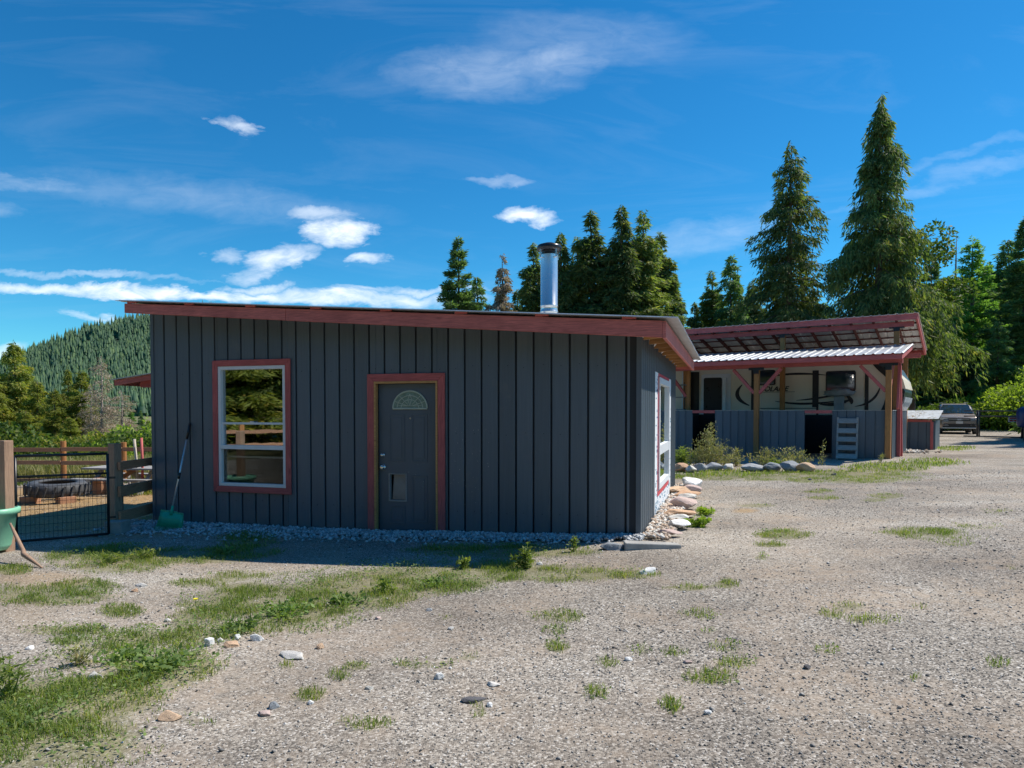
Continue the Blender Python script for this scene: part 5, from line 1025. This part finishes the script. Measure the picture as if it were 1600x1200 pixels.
# paddock fence at the back
bf = thing('paddock_fence', 'weathered rail fence along the far side of the paddock', 'fence', (-12.0, 16.9, -.22), 0)
for z_ in (.02, .47, .80):
    for a, b_ in ((-3.0, .84), (.86, 2.36), (2.38, 5.2)): MB().beam((a, -.05, z_ + random.uniform(-.02, .02)), (b_, -.05, z_ + random.uniform(-.02, .02)), .035, .10).build('rail', M['brown'], bf)
for x_ in (-2.2, -.6, .86, 2.36, 4.0): MB().tube([(x_, .03, -.2), (x_, .03, 1.0 + random.uniform(-.03, .03))], .065, 10).build('post', M['orangeV'], bf)
# tyre
ty = gpt(56, 790); tyre = thing('tractor_tyre', 'big worn tractor tyre lying flat in the paddock behind the gate', 'tyre', (ty.x, ty.y + .6, ty.z + .12)); tyre.rotation_euler = (R_(3), R_(2), .3); tyre.scale = (.68, .68, .78)
MB().lathe([(.44, .03), (.52, .0), (.68, .02), (.74, .08), (.76, .17), (.74, .27), (.68, .33), (.52, .35), (.44, .32), (.47, .28), (.60, .24), (.62, .17), (.60, .1), (.47, .07), (.44, .03)], 40).build('carcass', M['rubber'], tyre, smooth=True)
for k in range(22):
    an = 2 * math.pi * k / 22; c_, s_ = math.cos(an), math.sin(an); c2, s2 = math.cos(an + .1), math.sin(an + .1); MB().beam((.775 * c_, .775 * s_, .05), (.775 * c2, .775 * s2, .31), .05, .045, (c_, s_, 0)).build('tread_lug', M['rubber'], tyre)
for k, (dx, dy) in enumerate([(-.33, -.28), (.36, -.3), (.0, .34)]): 
    o_ = MB().box(-.14, .14, -.1, .1, 0, .14).build('brick', M['redH'], None, (ty.x + dx, ty.y + .6 + dy, ty.z - .01), bevel=.006); o_.data.materials[0] = M['brown']; o_.rotation_euler = (0, 0, k); tag(o_, ['brown wooden block under the left front of the tractor tyre', 'brown wooden block under the right front of the tractor tyre', 'brown wooden block under the rear of the tractor tyre'][k], 'block', 'blocks under the tyre')
# picnic table
pt_ = gpt(205, 768); pt_.z = gzf(pt_.x, pt_.y); pic = thing('picnic_table', 'grey weathered picnic table seen through the rail fence', 'table', tuple(pt_), R_(-8))
for k in range(5): MB().box(-.9, .9, -.35 + k * .142, -.35 + k * .142 + .135, .50, .535).build('top_board', M['greywood'], pic)
for yv in (-.75, .55): MB().box(-.9, .9, yv, yv + .2, .30, .335).build('bench_board', M['greywood'], pic)
for x_ in (-.6, .6):
    MB().beam((x_, -.55, 0), (x_, -.1, .5), .04, .09, (1, 0, 0)).build('leg', M['greywood'], pic); MB().beam((x_, .55, 0), (x_, .1, .5), .04, .09, (1, 0, 0)).build('leg', M['greywood'], pic); MB().box(x_ - .06, x_ - .021, -.8, .8, .22, .295).build('cross_bar', M['greywood'], pic)
MB().beam((-.55, 0, .1), (.1, .0, .48), .06, .08).build('diagonal_brace', M['brown'], pic); MB().beam((.55, .02, .1), (-.1, .02, .48), .06, .08).build('diagonal_brace', M['palewood'], pic)
for px, tip, mat, lab in ((216, 686, 'palewood', 'pale stick standing up behind the rail fence'), (222, 684, 'redV', 'red stick standing up behind the rail fence')):
    q = gpt(px, 770); zt = H + (642 - tip) / F * q.y - q.z; o_ = MB().tube([(0, 0, -.1), (-.02 if px < 220 else .02, 0, zt * .5), (-.07 if px < 220 else 0, 0, zt)], .028, 7).build('stick', M[mat], None, q, smooth=True); tag(o_, lab, 'stick')
q = gpt(158, 772); o_ = MB().lathe([(.16, -.05), (.17, .1), (.15, .3), (.16, .34), (0, .35)], 12).build('stump', M['brown'], None, q); tag(o_, 'short cut log standing behind the wire gate', 'log')
# green tub and bent branch
q = gpt(-8, 862); tub = thing('plastic_tub', 'pale green plastic tub hanging by the gate post at the left edge', 'tub', (q.x, q.y - .05, q.z + .04))
MB().lathe([(0, .0), (.19, .0), (.215, .06), (.262, .46), (.285, .47), (.285, .5), (.25, .5), (.205, .08), (0, .03)], 32).build('bucket', M['greenlight'], tub, smooth=True)
MB().lathe([(.268, .43), (.295, .435), (.3, .5), (.268, .51)], 32).build('rim', M['greenlight'], tub, smooth=True)
def gpz(px, py, Yd): d = ray(px, py); return Vector((d[0] / d[1] * Yd, Yd, H + d[2] / d[1] * Yd))
e0 = gpz(16, 818, 7.95); e2 = gpt(66, 888); e1 = gpz(36, 860, (e0.y + e2.y) / 2); e15 = gpz(48, 874, (e1.y + e2.y) / 2)
o_ = MB().tube([e0 - e2, gpz(24, 835, 7.85) - e2, e1 - e2, gpz(37, 866, e1.y - .08) - e2, e15 - e2, Vector((0, 0, .005))], [.012, .02, .024, .028, .022, .008], 8).build('bent_branch', M['brownV'], None, e2, smooth=True); tag(o_, 'bent bare branch propped on the ground beside the tub', 'branch')
# manure fork leaning on the wall
top = Vector((*w1(-6.62, -.03), 1.36)); bot = gpt(264, 815); bot = Vector((bot.x, bot.y, bot.z + .22))
tl = gpz(297, 662, w1(-6.62, -.03)[1]); fk = thing('manure_fork', 'green plastic manure fork with an aluminium handle leaning on the shed wall', 'fork', tuple(gpt(264, 829)))
b0 = fk.location.copy(); hb = gpz(268, 800, b0.y + .1)
P_ = lambda f: tl.lerp(hb, f) - b0
MB().tube([P_(.0), P_(.18)], .019, 10).build('grip', M['blacktrim'], fk, smooth=True); MB().tube([P_(.17), P_(1)], .0125, 10).build('handle', M['alu'], fk, smooth=True); MB().tube([P_(.56), P_(.63)], .018, 10).build('joint_sleeve', M['blacktrim'], fk, smooth=True)
MB().tube([P_(.93), P_(1.03)], [.017, .022], 10).build('socket', M['greendark'], fk, smooth=True)
hb2 = hb - b0; hw = .20
lft = gpz(240, 829, b0.y - .05) - b0; rgt = gpz(282, 832, b0.y + .0) - b0; ul = gpz(252, 797, b0.y + .12) - b0; ur = gpz(286, 803, b0.y + .12) - b0
mb = MB(); nt2 = 18; nrow = 5
for k in range(nt2):
    f = k / (nt2 - 1); a = ul.lerp(ur, f) + Vector((0, -.0, .012 * math.sin(math.pi * f))); c_ = lft.lerp(rgt, f) + Vector((0, 0, -.012 * math.sin(math.pi * f))); m2 = a.lerp(c_, .5) + Vector((0, .035, -.02)); mb.tube([a, m2, c_], [.006, .006, .003], 5)
mb.build('tines', M['greendark'], fk)
def sheet(pts_top, pts_bot, th=.006):
    m_ = MB(); n = len(pts_top); P = [p for p in pts_top] + [p for p in pts_bot] + [p + Vector((0, th, 0)) for p in pts_top] + [p + Vector((0, th, 0)) for p in pts_bot]; Fs = []
    for i in range(n - 1): Fs += [(i, i + 1, n + i + 1, n + i), (2 * n + i, 3 * n + i, 3 * n + i + 1, 2 * n + i + 1), (i, 2 * n + i, 2 * n + i + 1, i + 1), (n + i, n + i + 1, 3 * n + i + 1, 3 * n + i)]
    Fs += [(0, n, 3 * n, 2 * n), (n - 1, 3 * n - 1, 4 * n - 1, 2 * n - 1)]
    return m_.poly(P, Fs)
tp = [ul.lerp(ur, i / 6) + Vector((0, 0, .02 * math.sin(math.pi * i / 6))) for i in range(7)]; bt = [lft.lerp(rgt, i / 6) for i in range(7)]
b1 = [tp[i].lerp(bt[i], .78) + Vector((0, .02, -.008)) for i in range(7)]; sheet(tp, b1).build('scoop', M['greendark'], fk, smooth=True)
MB().beam(ul, ur, .02, .02).build('scoop_edge', M['greendark'], fk)

# ------------------------------------------------------------------ stones
def rock_mesh(name, seed, mat, sub=3, rough=.28, flat=.6):
    bm = bmesh.new(); bmesh.ops.create_icosphere(bm, subdivisions=sub, radius=1); g = random.Random(seed); off = Vector((g.uniform(-9, 9), g.uniform(-9, 9), g.uniform(-9, 9)))
    pl = [(Vector((g.gauss(0, 1), g.gauss(0, 1), g.gauss(0, .8))).normalized(), g.uniform(.55, .85)) for _ in range(11)]
    for v in bm.verts:
        for n_, d_ in pl:
            e_ = v.co.dot(n_) - d_
            if e_ > 0: v.co -= n_ * e_ * .95
        v.co *= 1 + rough * .5 * mnoise.noise(v.co * 1.6 + off) + rough * .2 * mnoise.noise(v.co * 4 + off)
    me = bpy.data.meshes.new(name); bm.to_mesh(me); bm.free(); me.materials.append(M[mat])
    for p in me.polygons: p.use_smooth = False
    return me
def rock(px, py, w, d_, h_, mat, label, group=None, rz=None, name='rock', sink=.3, zoff=0):
    q = gpt(px, py); o_ = addmesh(name, rock_mesh(name, px * 7 + py, mat, 4 if w > .12 and py > 850 else 3), None, (q.x, q.y + d_ * .4, q.z + h_ * (.42 - sink) + zoff), random.uniform(-.4, .4) if rz is None else rz, (w / 2 * 1.12, d_ / 2 * 1.12, h_ / 2 * 1.15)); return tag(o_, label, 'rock', group)
GR = 'rocks lying on the gravel'
for a in [(455, 1030, .20, .12, .055, 'rockpale', 'largest flat pale rock on the gravel below the weed patch'), (499, 1014, .055, .05, .05, 'rocktan', 'small rounded tan stone right of the flat pale rock'), (324, 1010, .08, .07, .10, 'rockwhite', 'upright white grey stone at the edge of the weeds'), (342, 1004, .04, .04, .05, 'rockpale', 'small rounded yellowish stone between the weed edge stones'), (359, 1012, .13, .08, .05, 'rocktan', 'low tan rock at the edge of the weeds'), (370, 999, .05, .04, .05, 'rockwhite', 'small bluish white stone behind the low tan rock'), (398, 1002, .10, .06, .07, 'rockwhite', 'white broken rock right of the low tan rock'),
    (145, 1062, .09, .05, .07, 'rockpale', 'pale angular rock in the lower left grass'), (260, 1127, .12, .09, .06, 'rocktan', 'tan rock half buried near the bottom left'), (218, 917, .14, .08, .04, 'rockpale', 'flat grey white stone on the left dirt'), (209, 925, .06, .05, .04, 'rocktan', 'small orange stone beside the flat grey one on the left dirt'), (260, 972, .05, .04, .04, 'rockpale', 'small pale stone left of the weed patch'), (44, 1015, .06, .05, .03, 'rockwhite', 'small white stone near the left edge'), (160, 983, .04, .04, .04, 'rockdark', 'small dark stone on the left dirt'),
    (686, 1062, .055, .045, .05, 'rockwhite', 'small bright white stone in the lower middle gravel'), (576, 1078, .05, .04, .025, 'rockpale', 'small flat pale stone left of the bright white one'), (742, 1098, .14, .07, .035, 'rockdark', 'flat dark stone near the bottom middle'), (765, 1105, .04, .04, .03, 'rockwhite', 'small white stone beside the flat dark one'), (770, 1073, .08, .05, .03, 'rockpale', 'pale sliver of stone at the bottom middle'), (485, 1101, .035, .03, .03, 'rockwhite', 'tiny white stone below the tuft at the bottom'), (426, 1108, .06, .05, .045, 'rockgrey', 'small grey stone near the bottom left of the gravel'), (412, 1120, .08, .06, .03, 'rockpink', 'pinkish flat stone near the bottom left of the gravel'),
    (1014, 897, .17, .10, .09, 'rockwhite', 'white crystalline rock at the right end of the grass strip'), (842, 883, .07, .05, .05, 'rockpale', 'pale stone beside the tall weed near the shed shadow'), (982, 1033, .05, .04, .03, 'rockwhite', 'small white stone in the centre right gravel'), (1076, 1037, .06, .04, .03, 'rockpink', 'small pink stone in the centre right gravel'), (1107, 1117, .04, .03, .03, 'rockwhite', 'small white stone near the bottom right of centre'), (670, 955, .05, .04, .03, 'rockgrey', 'small bluish stone just below the grass strip'), (590, 968, .05, .04, .03, 'rockpink', 'small pink white stone below the grass strip'), (705, 984, .05, .04, .03, 'rockpale', 'small pale stone below the yellow grass'),
    (1263, 1046, .05, .04, .035, 'rockdark', 'small dark stone among tufts in the right gravel'), (1304, 743, .14, .1, .09, 'rockdark', 'dark stone on the grass in front of the carport'), (1266, 750, .08, .06, .06, 'rockdark', 'small dark stone left of the other dark one before the carport'), (205, 826, .28, .16, .08, 'rockpink', 'flat brownish rock under the short rail fence')]: rock(*a, group=GR)
GB = 'boulders edging the weedy bed'
for k, a in enumerate([(1066, 738, .40, .3, .22, 'rocktan', 'brown boulder at the left end of the weedy bed beside the shed'), (1080, 739, .3, .3, .2, 'rockpale', 'pale knobbly boulder second from the shed along the bed'), (1094, 737, .34, .3, .22, 'rockgrey', 'dark blue grey boulder third along the bed'), (1116, 736, .42, .3, .22, 'rockgrey', 'slate coloured long boulder below the tallest weed'), (1141, 735, .30, .3, .16, 'rockpale', 'pale low boulder near the middle of the bed edge'), (1178, 737, .55, .3, .2, 'rockgrey', 'long flat topped boulder at the foot of the middle carport post'), (1207, 737, .45, .3, .22, 'rockgrey', 'blue grey boulder right of the middle carport post'), (1238, 738, .48, .35, .26, 'rockgrey', 'largest squarish blue grey boulder of the bed'), (1262, 738, .40, .3, .22, 'rocktan', 'orange brown boulder ending the bed on the right')]): rock(*a, group=GB, sink=.0)
GF = 'flagstones along the sunny side of the shed'
for a in [(1062, 775, .55, .4, .14, 'rocktan', 'orange flagstone farthest along the shed side'), (1085, 768, .45, .45, .24, 'rockwhite', 'white lumpy rock farthest along the shed side'), (1080, 773, .4, .3, .14, 'rockpink', 'mauve stone in front of the far white rock'), (1076, 780, .45, .22, .12, 'rocktan', 'narrow tan brick-like stone third from the far end'), (1075, 786, .42, .24, .12, 'rockpale', 'flat grey beige slab in the middle of the row'), (1072, 798, .42, .36, .18, 'rockpink', 'rounded pink boulder in the middle of the row'), (1063, 810, .42, .3, .1, 'rocktan', 'orange flat flagstone below the pink boulder'), (1061, 817, .34, .2, .08, 'rockpale', 'thin pale slab below the orange flagstone'), (1063, 829, .30, .3, .10, 'rockwhite', 'sparkling white flat rock nearest the shed corner'), (1045, 840, .34, .2, .06, 'rockpink', 'thin reddish slab behind the concrete curb piece')]: rock(*a, group=GF, sink=.0, zoff=.03)
o_ = MB().poly([(-.31, -.06, -.05), (.33, -.04, -.05), (.30, .07, -.05), (-.30, .08, -.05), (-.31, -.06, .075), (.33, -.04, .045), (.30, .07, .05), (-.30, .08, .085)], [(0, 3, 2, 1), (4, 5, 6, 7), (0, 1, 5, 4), (1, 2, 6, 5), (2, 3, 7, 6), (3, 0, 4, 7)]).build('curb_piece', M['concrete'], None, gpt(1018, 857), bevel=.012); o_.rotation_euler = (0, 0, .05); tag(o_, 'broken concrete curb piece at the sunlit shed corner', 'curb')
rock(962, 860, .28, .2, .12, 'rockgrey', 'brown grey rock left of the concrete curb piece', group=GF, sink=.3)

def pebbles(name, X_, Y_, S, mat, label=None, cat=None, flat=.6, zoff=0, sink=.25):
    n = len(X_); g = rng; base = np.array([[1, 0, 0], [0, 1, 0], [-1, 0, 0], [0, -1, 0], [0, 0, 1], [0, 0, -1], [.7, .7, .5], [-.7, -.7, .5]])[:6]
    Fb = np.array([[0, 1, 4], [1, 2, 4], [2, 3, 4], [3, 0, 4], [1, 0, 5], [2, 1, 5], [3, 2, 5], [0, 3, 5]])
    V = base[None] * g.uniform(.6, 1.25, (n, 6, 1)) + g.normal(0, .12, (n, 6, 3)); V[:, :, 2] *= flat
    a = g.uniform(0, 6.28, n); tx_, ty_ = g.normal(0, .25, n), g.normal(0, .25, n); c_, s_ = np.cos(a), np.sin(a)
    x = V[:, :, 0] * c_[:, None] - V[:, :, 1] * s_[:, None]; y = V[:, :, 0] * s_[:, None] + V[:, :, 1] * c_[:, None]; z = V[:, :, 2] + x * tx_[:, None] + y * ty_[:, None]
    S = S[:, None]; Zg = (gz(X_, Y_) + zoff)[:, None]
    P = np.stack([x * S + X_[:, None], y * S + Y_[:, None], z * S + Zg + S * flat * (1 - 2 * sink) * .8], -1).reshape(-1, 3); Fc = (Fb[None] + (np.arange(n) * 6)[:, None, None]).reshape(-1, 3)
    return addmesh(name, np_mesh(name, P, Fc, M[mat]), kind='stuff', **({'label': label, 'category': cat} if label else {}))
def inside(x, y, pad=0):   # inside the shed footprint
    lx = (x - CX) * math.cos(A1) + (y - CY) * math.sin(A1); ly = -(x - CX) * math.sin(A1) + (y - CY) * math.cos(A1)
    return (lx > -L1 - pad) & (lx < pad) & (ly > -pad) & (ly < D1 + pad)
# yard gravel (densest near the camera)
n = 85000; Yp = 2.7 + (rng.random(n) ** 1.5) * 12; Xp = rng.uniform(-.9, .9, n) * Yp; S = np.clip(rng.lognormal(-5.35, .42, n), .003, .018) * (.8 + Yp * .045)
dens = .35 + .65 * np.clip(fbm(Xp, Yp, .8, 41) * 3 - .9, 0, 1); keep = (rng.random(n) < dens * (1 - .55 * gmask(Xp, Yp))) & ~inside(Xp, Yp, .02)
pebbles('gravel', Xp[keep], Yp[keep], S[keep], 'gravel', 'loose grey and tan gravel scattered over the yard', 'gravel')
# crushed rock strip along the front wall
n = 5200; lx = rng.uniform(-L1 - .4, .05, n); wdt = np.interp(lx, [-8, -6, -3, -1, 0], [.75, .65, .42, .3, .2]); ly = -np.abs(rng.normal(0, .5, n)) * wdt - .02
ca, sa = math.cos(A1), math.sin(A1); Xp = CX + lx * ca - ly * sa; Yp = CY + lx * sa + ly * ca
pebbles('crushed_rock', Xp, Yp, rng.uniform(.012, .034, n), 'crushed', 'blue grey crushed rock banked along the foot of the shed front', 'gravel', .7, np.clip(.05 + ly * .12, 0, .06), .2)
n = 1500; lx = rng.uniform(.02, .36, n); ly = rng.uniform(-.05, D1 + .3, n); Xp = CX + lx * ca - ly * sa; Yp = CY + lx * sa + ly * ca
pebbles('river_stones', Xp, Yp, rng.uniform(.02, .05, n), 'warmstone', 'warm coloured stones heaped along the sunny side of the shed', 'stones', .7, .03, .2)
n = 420; q = gpt(1402, 706); Xp = q.x + rng.normal(0, .45, n); Yp = q.y + rng.normal(.2, .45, n)
pebbles('stone_heap', Xp, Yp, rng.uniform(.03, .07, n), 'warmstone', 'small heap of pale stones at the right corner of the carport', 'stones', .7, .0, .1)

# ------------------------------------------------------------------ grass and weeds
def blades(name, X_, Y_, Hh, Wd, mat, lean=.5, **k):
    n = len(X_); Zg = gz(X_, Y_) - .004; a = rng.uniform(0, 6.283, n); b_ = rng.uniform(0, 6.283, n); l = Hh * lean * rng.random(n)
    base = np.stack([X_, Y_, Zg], -1); wv = np.stack([np.cos(a), np.sin(a), 0 * a], -1) * Wd[:, None] * .5; ln = np.stack([np.cos(b_) * l, np.sin(b_) * l, 0 * a], -1); up = np.array([0, 0, 1.0])
    mid = base + ln * .35 + up * (Hh * .6)[:, None]; tip = base + ln + up * (Hh * (1 - .35 * lean * rng.random(n)))[:, None]
    V = np.stack([base - wv, base + wv, mid + wv * .8, mid - wv * .8, tip], 1).reshape(-1, 3); i0 = (np.arange(n) * 5)[:, None]
    F3 = np.concatenate([i0 + np.array([[0, 1, 2]]), i0 + np.array([[0, 2, 3]]), i0 + np.array([[3, 2, 4]])], 1).reshape(-1, 3)
    return addmesh(name, np_mesh(name, V, F3, M[mat]), kind='stuff', **k)
n = 1000000; Yp = 2.6 + 13 * rng.random(n) ** 1.1; Xp = rng.uniform(-.86, .86, n) * Yp; mk_ = gmask(Xp, Yp) * np.clip(fbm(Xp, Yp, 5, 51, 2) * 2.6 - .75, 0, 1); keep = (rng.random(n) < mk_ * .85) & ~inside(Xp, Yp, .03)
Xg, Yg = Xp[keep], Yp[keep]; m_g = mk_[keep]; print('blades', len(Xg))
blades('grass', Xg, Yg, rng.uniform(.022, .062, len(Xg)) * (.6 + .6 * m_g), rng.uniform(.003, .006, len(Xg)), 'grass', .9, label='short patchy grass growing through the gravel in front of the shed', category='grass')
n = 60000; Yp = rng.uniform(15, 24, n); Xp = rng.uniform(3, 19, n); mk_ = gmask(Xp, Yp); keep = rng.random(n) < mk_ * .8
blades('carport_grass', Xp[keep], Yp[keep], rng.uniform(.03, .09, keep.sum()), rng.uniform(.012, .02, keep.sum()), 'grass', .8, label='green grass strip in front of the carport and its bed', category='grass')
# low broad leaved weeds
n = 300000; Yp = 2.6 + 7 * rng.random(n); Xp = rng.uniform(-.86, .5, n) * Yp; mk_ = gmask(Xp, Yp) * np.clip(fbm(Xp, Yp, 1.6, 61, 3) * 4 - 1.7, 0, 1); keep = (rng.random(n) < mk_ * .3) & ~inside(Xp, Yp, .03)
Xw, Yw = Xp[keep], Yp[keep]; n = len(Xw); print('weeds', n)
P = np.stack([Xw, Yw, gz(Xw, Yw) + rng.uniform(.0, .07, n) * mk_[keep]], -1); D = nrm(rng.normal(0, 1, (n, 3)) * [1, 1, .35] + [0, 0, .25]); Wv = nrm(np.cross(D, rng.normal(0, .35, (n, 3)) + [0, 0, 1])); V_, F_ = leaf_quads(P, D, Wv, rng.uniform(.012, .034, n), rng.uniform(.004, .010, n))
addmesh('ground_cover', np_mesh('ground_cover', V_, F_, M['clover']), kind='stuff', label='low leafy weeds matted among the grass on the left', category='weeds')
# far meadow and straw behind the paddock
n = 60000; Yp = 17.5 + 22 * rng.random(n) ** 1.3; Xp = rng.uniform(-.80, -.35, n) * Yp; keep = fbm(Xp, Yp, .5, 71) > .36
blades('meadow_grass', Xp[keep], Yp[keep], rng.uniform(.15, .5, keep.sum()), rng.uniform(.012, .03, keep.sum()), 'grassdry', .5, label='tall dry meadow grass beyond the paddock fence', category='grass')
n = 16000; Yp = rng.uniform(9.6, 16.6, n); Xp = -rng.uniform(.42, .82, n) * Yp; keep = (fbm(Xp, Yp, .9, 5) > .40) & ~inside(Xp, Yp, .1)
P = np.stack([Xp, Yp, gz(Xp, Yp) + .006], -1)[keep]; n = len(P); D = nrm(rng.normal(0, 1, (n, 3)) * [1, 1, .2]); V_, F_ = leaf_quads(P, D, nrm(np.cross(D, [0, 0, 1.0])), rng.uniform(.05, .14, n), rng.uniform(.002, .005, n)); addmesh('straw', np_mesh('straw', V_, F_, M['straw']), kind='stuff', label='orange straw scattered over the paddock ground', category='straw')
n = 9000; Yp = rng.uniform(14, 17.2, n); Xp = -rng.uniform(.42, .8, n) * Yp; keep = fbm(Xp, Yp, .8, 91) > .5
blades('paddock_grass', Xp[keep], Yp[keep], rng.uniform(.04, .12, keep.sum()), rng.uniform(.01, .02, keep.sum()), 'grass', .7, label='green grass tufts inside the paddock', category='grass')
# drive edge meadow, right
n = 30000; Yp = rng.uniform(40, 60, n); Xp = rng.uniform(.1, .95, n) * Yp; keep = ~((np.abs(Xp - 25) < 9) & (Yp < 52)); blades('roadside_grass', Xp[keep], Yp[keep], rng.uniform(.2, .7, keep.sum()), rng.uniform(.03, .06, keep.sum()), 'grassdry', .5, label='rough grass at the edge of the wood behind the drive', category='grass')

def weed(px, py, h_, n, spread, mat, label, seed, leafL=.06, leafW=.014, stems=7, name='weed', group=None, seedy=False, pt=None):
    if mat == 'clover' and py > 800: h_, spread, n, stems, leafW = h_ * .62, spread * 1.4, int(n * .7), stems * 2, leafW * .9
    q = pt or gpt(px, py); t_ = thing(name, label, 'weed', tuple(q), 0, group); g = np.random.default_rng(seed); mb = MB(); Ps = []; Ds = []
    for s in range(stems):
        an = g.uniform(0, 6.28); r_ = spread * g.random(); hh_ = h_ * g.uniform(.65, 1.0) * (1 - (.68 if seedy else .35) * r_ / max(spread, .01)); tip = np.array([math.cos(an) * r_, math.sin(an) * r_, hh_]); b0_ = np.array([math.cos(an) * r_ * .25, math.sin(an) * r_ * .25, 0])
        mid_ = (b0_ + tip) / 2 + g.normal(0, .02 * h_, 3); mb.tube([b0_, mid_, tip], [.004 + .003 * h_, .004, .0015], 4)
        for k in range(n // stems):
            f = g.random() ** (.8 if seedy else 1); p = (1 - f) ** 2 * b0_ + 2 * f * (1 - f) * mid_ + f * f * tip; 
            if seedy: p = p + g.normal(0, .035 * h_ * (1.15 - f), 3)
            Ps.append(p); d = g.normal(0, 1, 3) * [1, 1, .5] + [0, 0, .4 if not seedy else .9]; Ds.append(d)
    P = np.array(Ps); P[:, :2] += g.normal(0, .02 + (.07 if seedy else .04) * spread, (len(P), 2)); D = nrm(np.array(Ds)); m_ = len(P); Wv = nrm(np.cross(D, g.normal(0, 1, (m_, 3)))); V_, F_ = leaf_quads(P, D, Wv, leafL * g.uniform(.5, 1.3, m_), leafW * g.uniform(.6, 1.3, m_))
    addmesh('leaves', np_mesh('leaves', V_, F_, M[mat]), t_); mb.build('stem', M['clover'] if not seedy else M['weedpale'], t_); return t_
GW = 'weeds in front of the shed'
weed(822, 888, .27, 380, .12, 'grass', 'tallest leafy green weed at the edge of the shed shadow', 1, .05, .011, 9, group=GW)
weed(726, 888, .13, 160, .06, 'grass', 'small upright weed left of the tallest leafy one', 2, .045, .012, 5, group=GW)
weed(897, 862, .20, 110, .02, 'grass', 'single thin weed sprig growing against the shed foundation stones', 3, .04, .010, 2, group=GW)
weed(350, 865, .10, 160, .10, 'clover', 'broad leaved low weed at the left shadow edge', 4, .06, .022, 8, group=GW)
weed(445, 962, .20, 420, .20, 'clover', 'bushy bluish green weed in the middle of the left weed patch', 5, .05, .014, 12, group=GW)
weed(535, 945, .14, 340, .16, 'clover', 'leafy pale green weed right in the weed patch', 6, .05, .012, 10, group=GW)
weed(375, 985, .15, 380, .2, 'clover', 'dark leafy weed above the low tan rock', 7, .045, .013, 12, group=GW)
weed(245, 1045, .14, 520, .26, 'clover', 'wide leafy weed mat left of the tan rocks', 8, .045, .014, 16, group=GW)
weed(200, 1030, .12, 300, .2, 'clover', 'pale leafy weed on the left dirt beside the wide mat', 9, .045, .014, 10, group=GW)
weed(12, 1090, .30, 200, .12, 'grass', 'spindly tall weed at the left edge of the yard', 10, .05, .009, 7, group=GW)
weed(120, 1040, .16, 120, .1, 'weedpale', 'reddish dry weed in the lower left grass', 11, .05, .007, 7, group=GW, seedy=True)
weed(1090, 823, .14, 240, .16, 'bush', 'bright green weed beside the white rock at the shed side', 12, .07, .02, 9, group=GW)
weed(1100, 805, .12, 200, .18, 'bush', 'smaller bright weed behind the one beside the white rock', 13, .06, .018, 8, group=GW)
weed(600, 925, .12, 220, .15, 'grass', 'ragged green weed in the yellowing grass strip', 14, .05, .010, 9, group=GW)
weed(680, 915, .10, 220, .13, 'clover', 'bluish low weed below the door in the grass strip', 15, .05, .012, 9, group=GW)
weed(170, 880, .13, 260, .3, 'grass', 'grassy tuft in front of the wire gate', 16, .08, .006, 22, group=GW)
weed(230, 872, .12, 220, .25, 'grass', 'grassy tuft in front of the manure fork', 17, .08, .006, 18, group=GW)
fl = thing('flower', 'single yellow dandelion flower at the left of the weed patch', 'flower', tuple(gpt(306, 948))); MB().lathe([(0, .055), (.017, .062), (.02, .07), (0, .066)], 9).build('petals', M['yellow'], fl); MB().tube([(0, 0, 0), (0, 0, .058)], .0025, 5).build('stem', M['clover'], fl)
GC = 'tall weeds in the stone edged bed'
def bedw(px, h_, n, sp, mat, lab, seed, seedy=True, stems=9, py=728, L=.08, Wd=.011): stems = stems + (6 if seedy and stems > 5 else 0); weed(px, py, h_, int(n * .62), sp, mat, lab, seed, L, Wd, stems, group=GC, seedy=seedy)
bedw(1110, 1.28, 2600, .55, 'weedpale', 'tallest yellow green seedy weed in the stone edged bed', 21, stems=22)
bedw(1132, .85, 1100, .5, 'weedpale', 'reddish brown weed right of the tallest one', 22, stems=12)
bedw(1090, .72, 800, .4, 'weedpale', 'brownish weed left of the tallest one', 23, stems=9)
bedw(1066, .6, 1200, .45, 'grass', 'green grassy clump in the bed beside the shed corner', 24, False, 26, L=.13, Wd=.012)
bedw(1152, .6, 450, .35, 'weedpale', 'drooping red brown weed half way to the middle post', 25, stems=7)
bedw(1171, .52, 90, .03, 'weedpale', 'single pale seed spike left of the middle post', 26, stems=1)
bedw(1199, .65, 1000, .4, 'weedpale', 'yellowish weed just right of the middle post', 27, stems=12)
bedw(1205, .22, 420, .35, 'bush', 'low bright green weed at the foot of the bed boulders', 28, False, 12)
bedw(1232, .62, 650, .45, 'weedpale', 'pink brown branching weed between the middle post and the opening', 29, stems=9)
bedw(1253, .55, 450, .35, 'weedpale', 'grey green branching weed above the largest boulder', 30, stems=8)
bedw(1285, .75, 130, .12, 'weedpale', 'thin dry weed standing before the right wall opening', 31, stems=3, py=727)
bedw(1377, .35, 90, .08, 'weedpale', 'small dry weed at the foot of the right carport post', 32, stems=3, py=722)

# fence behind the camera, mirrored in the window
mf = thing('rail_fence', 'rail fence of the field behind the camera, mirrored in the shed window', 'fence', (-17, -2, gzf(-17, -2)), R_(100))
for z_ in (.4, .9): MB().beam((-9, 0, z_), (9, 0, z_ + .05), .04, .12).build('rail', M['brown'], mf)
for x_ in (-9, -6, -3, 0, 3, 6, 9): MB().box(x_ - .07, x_ + .07, .03, .17, -.3, 1.2).build('post', M['orangeV'], mf)
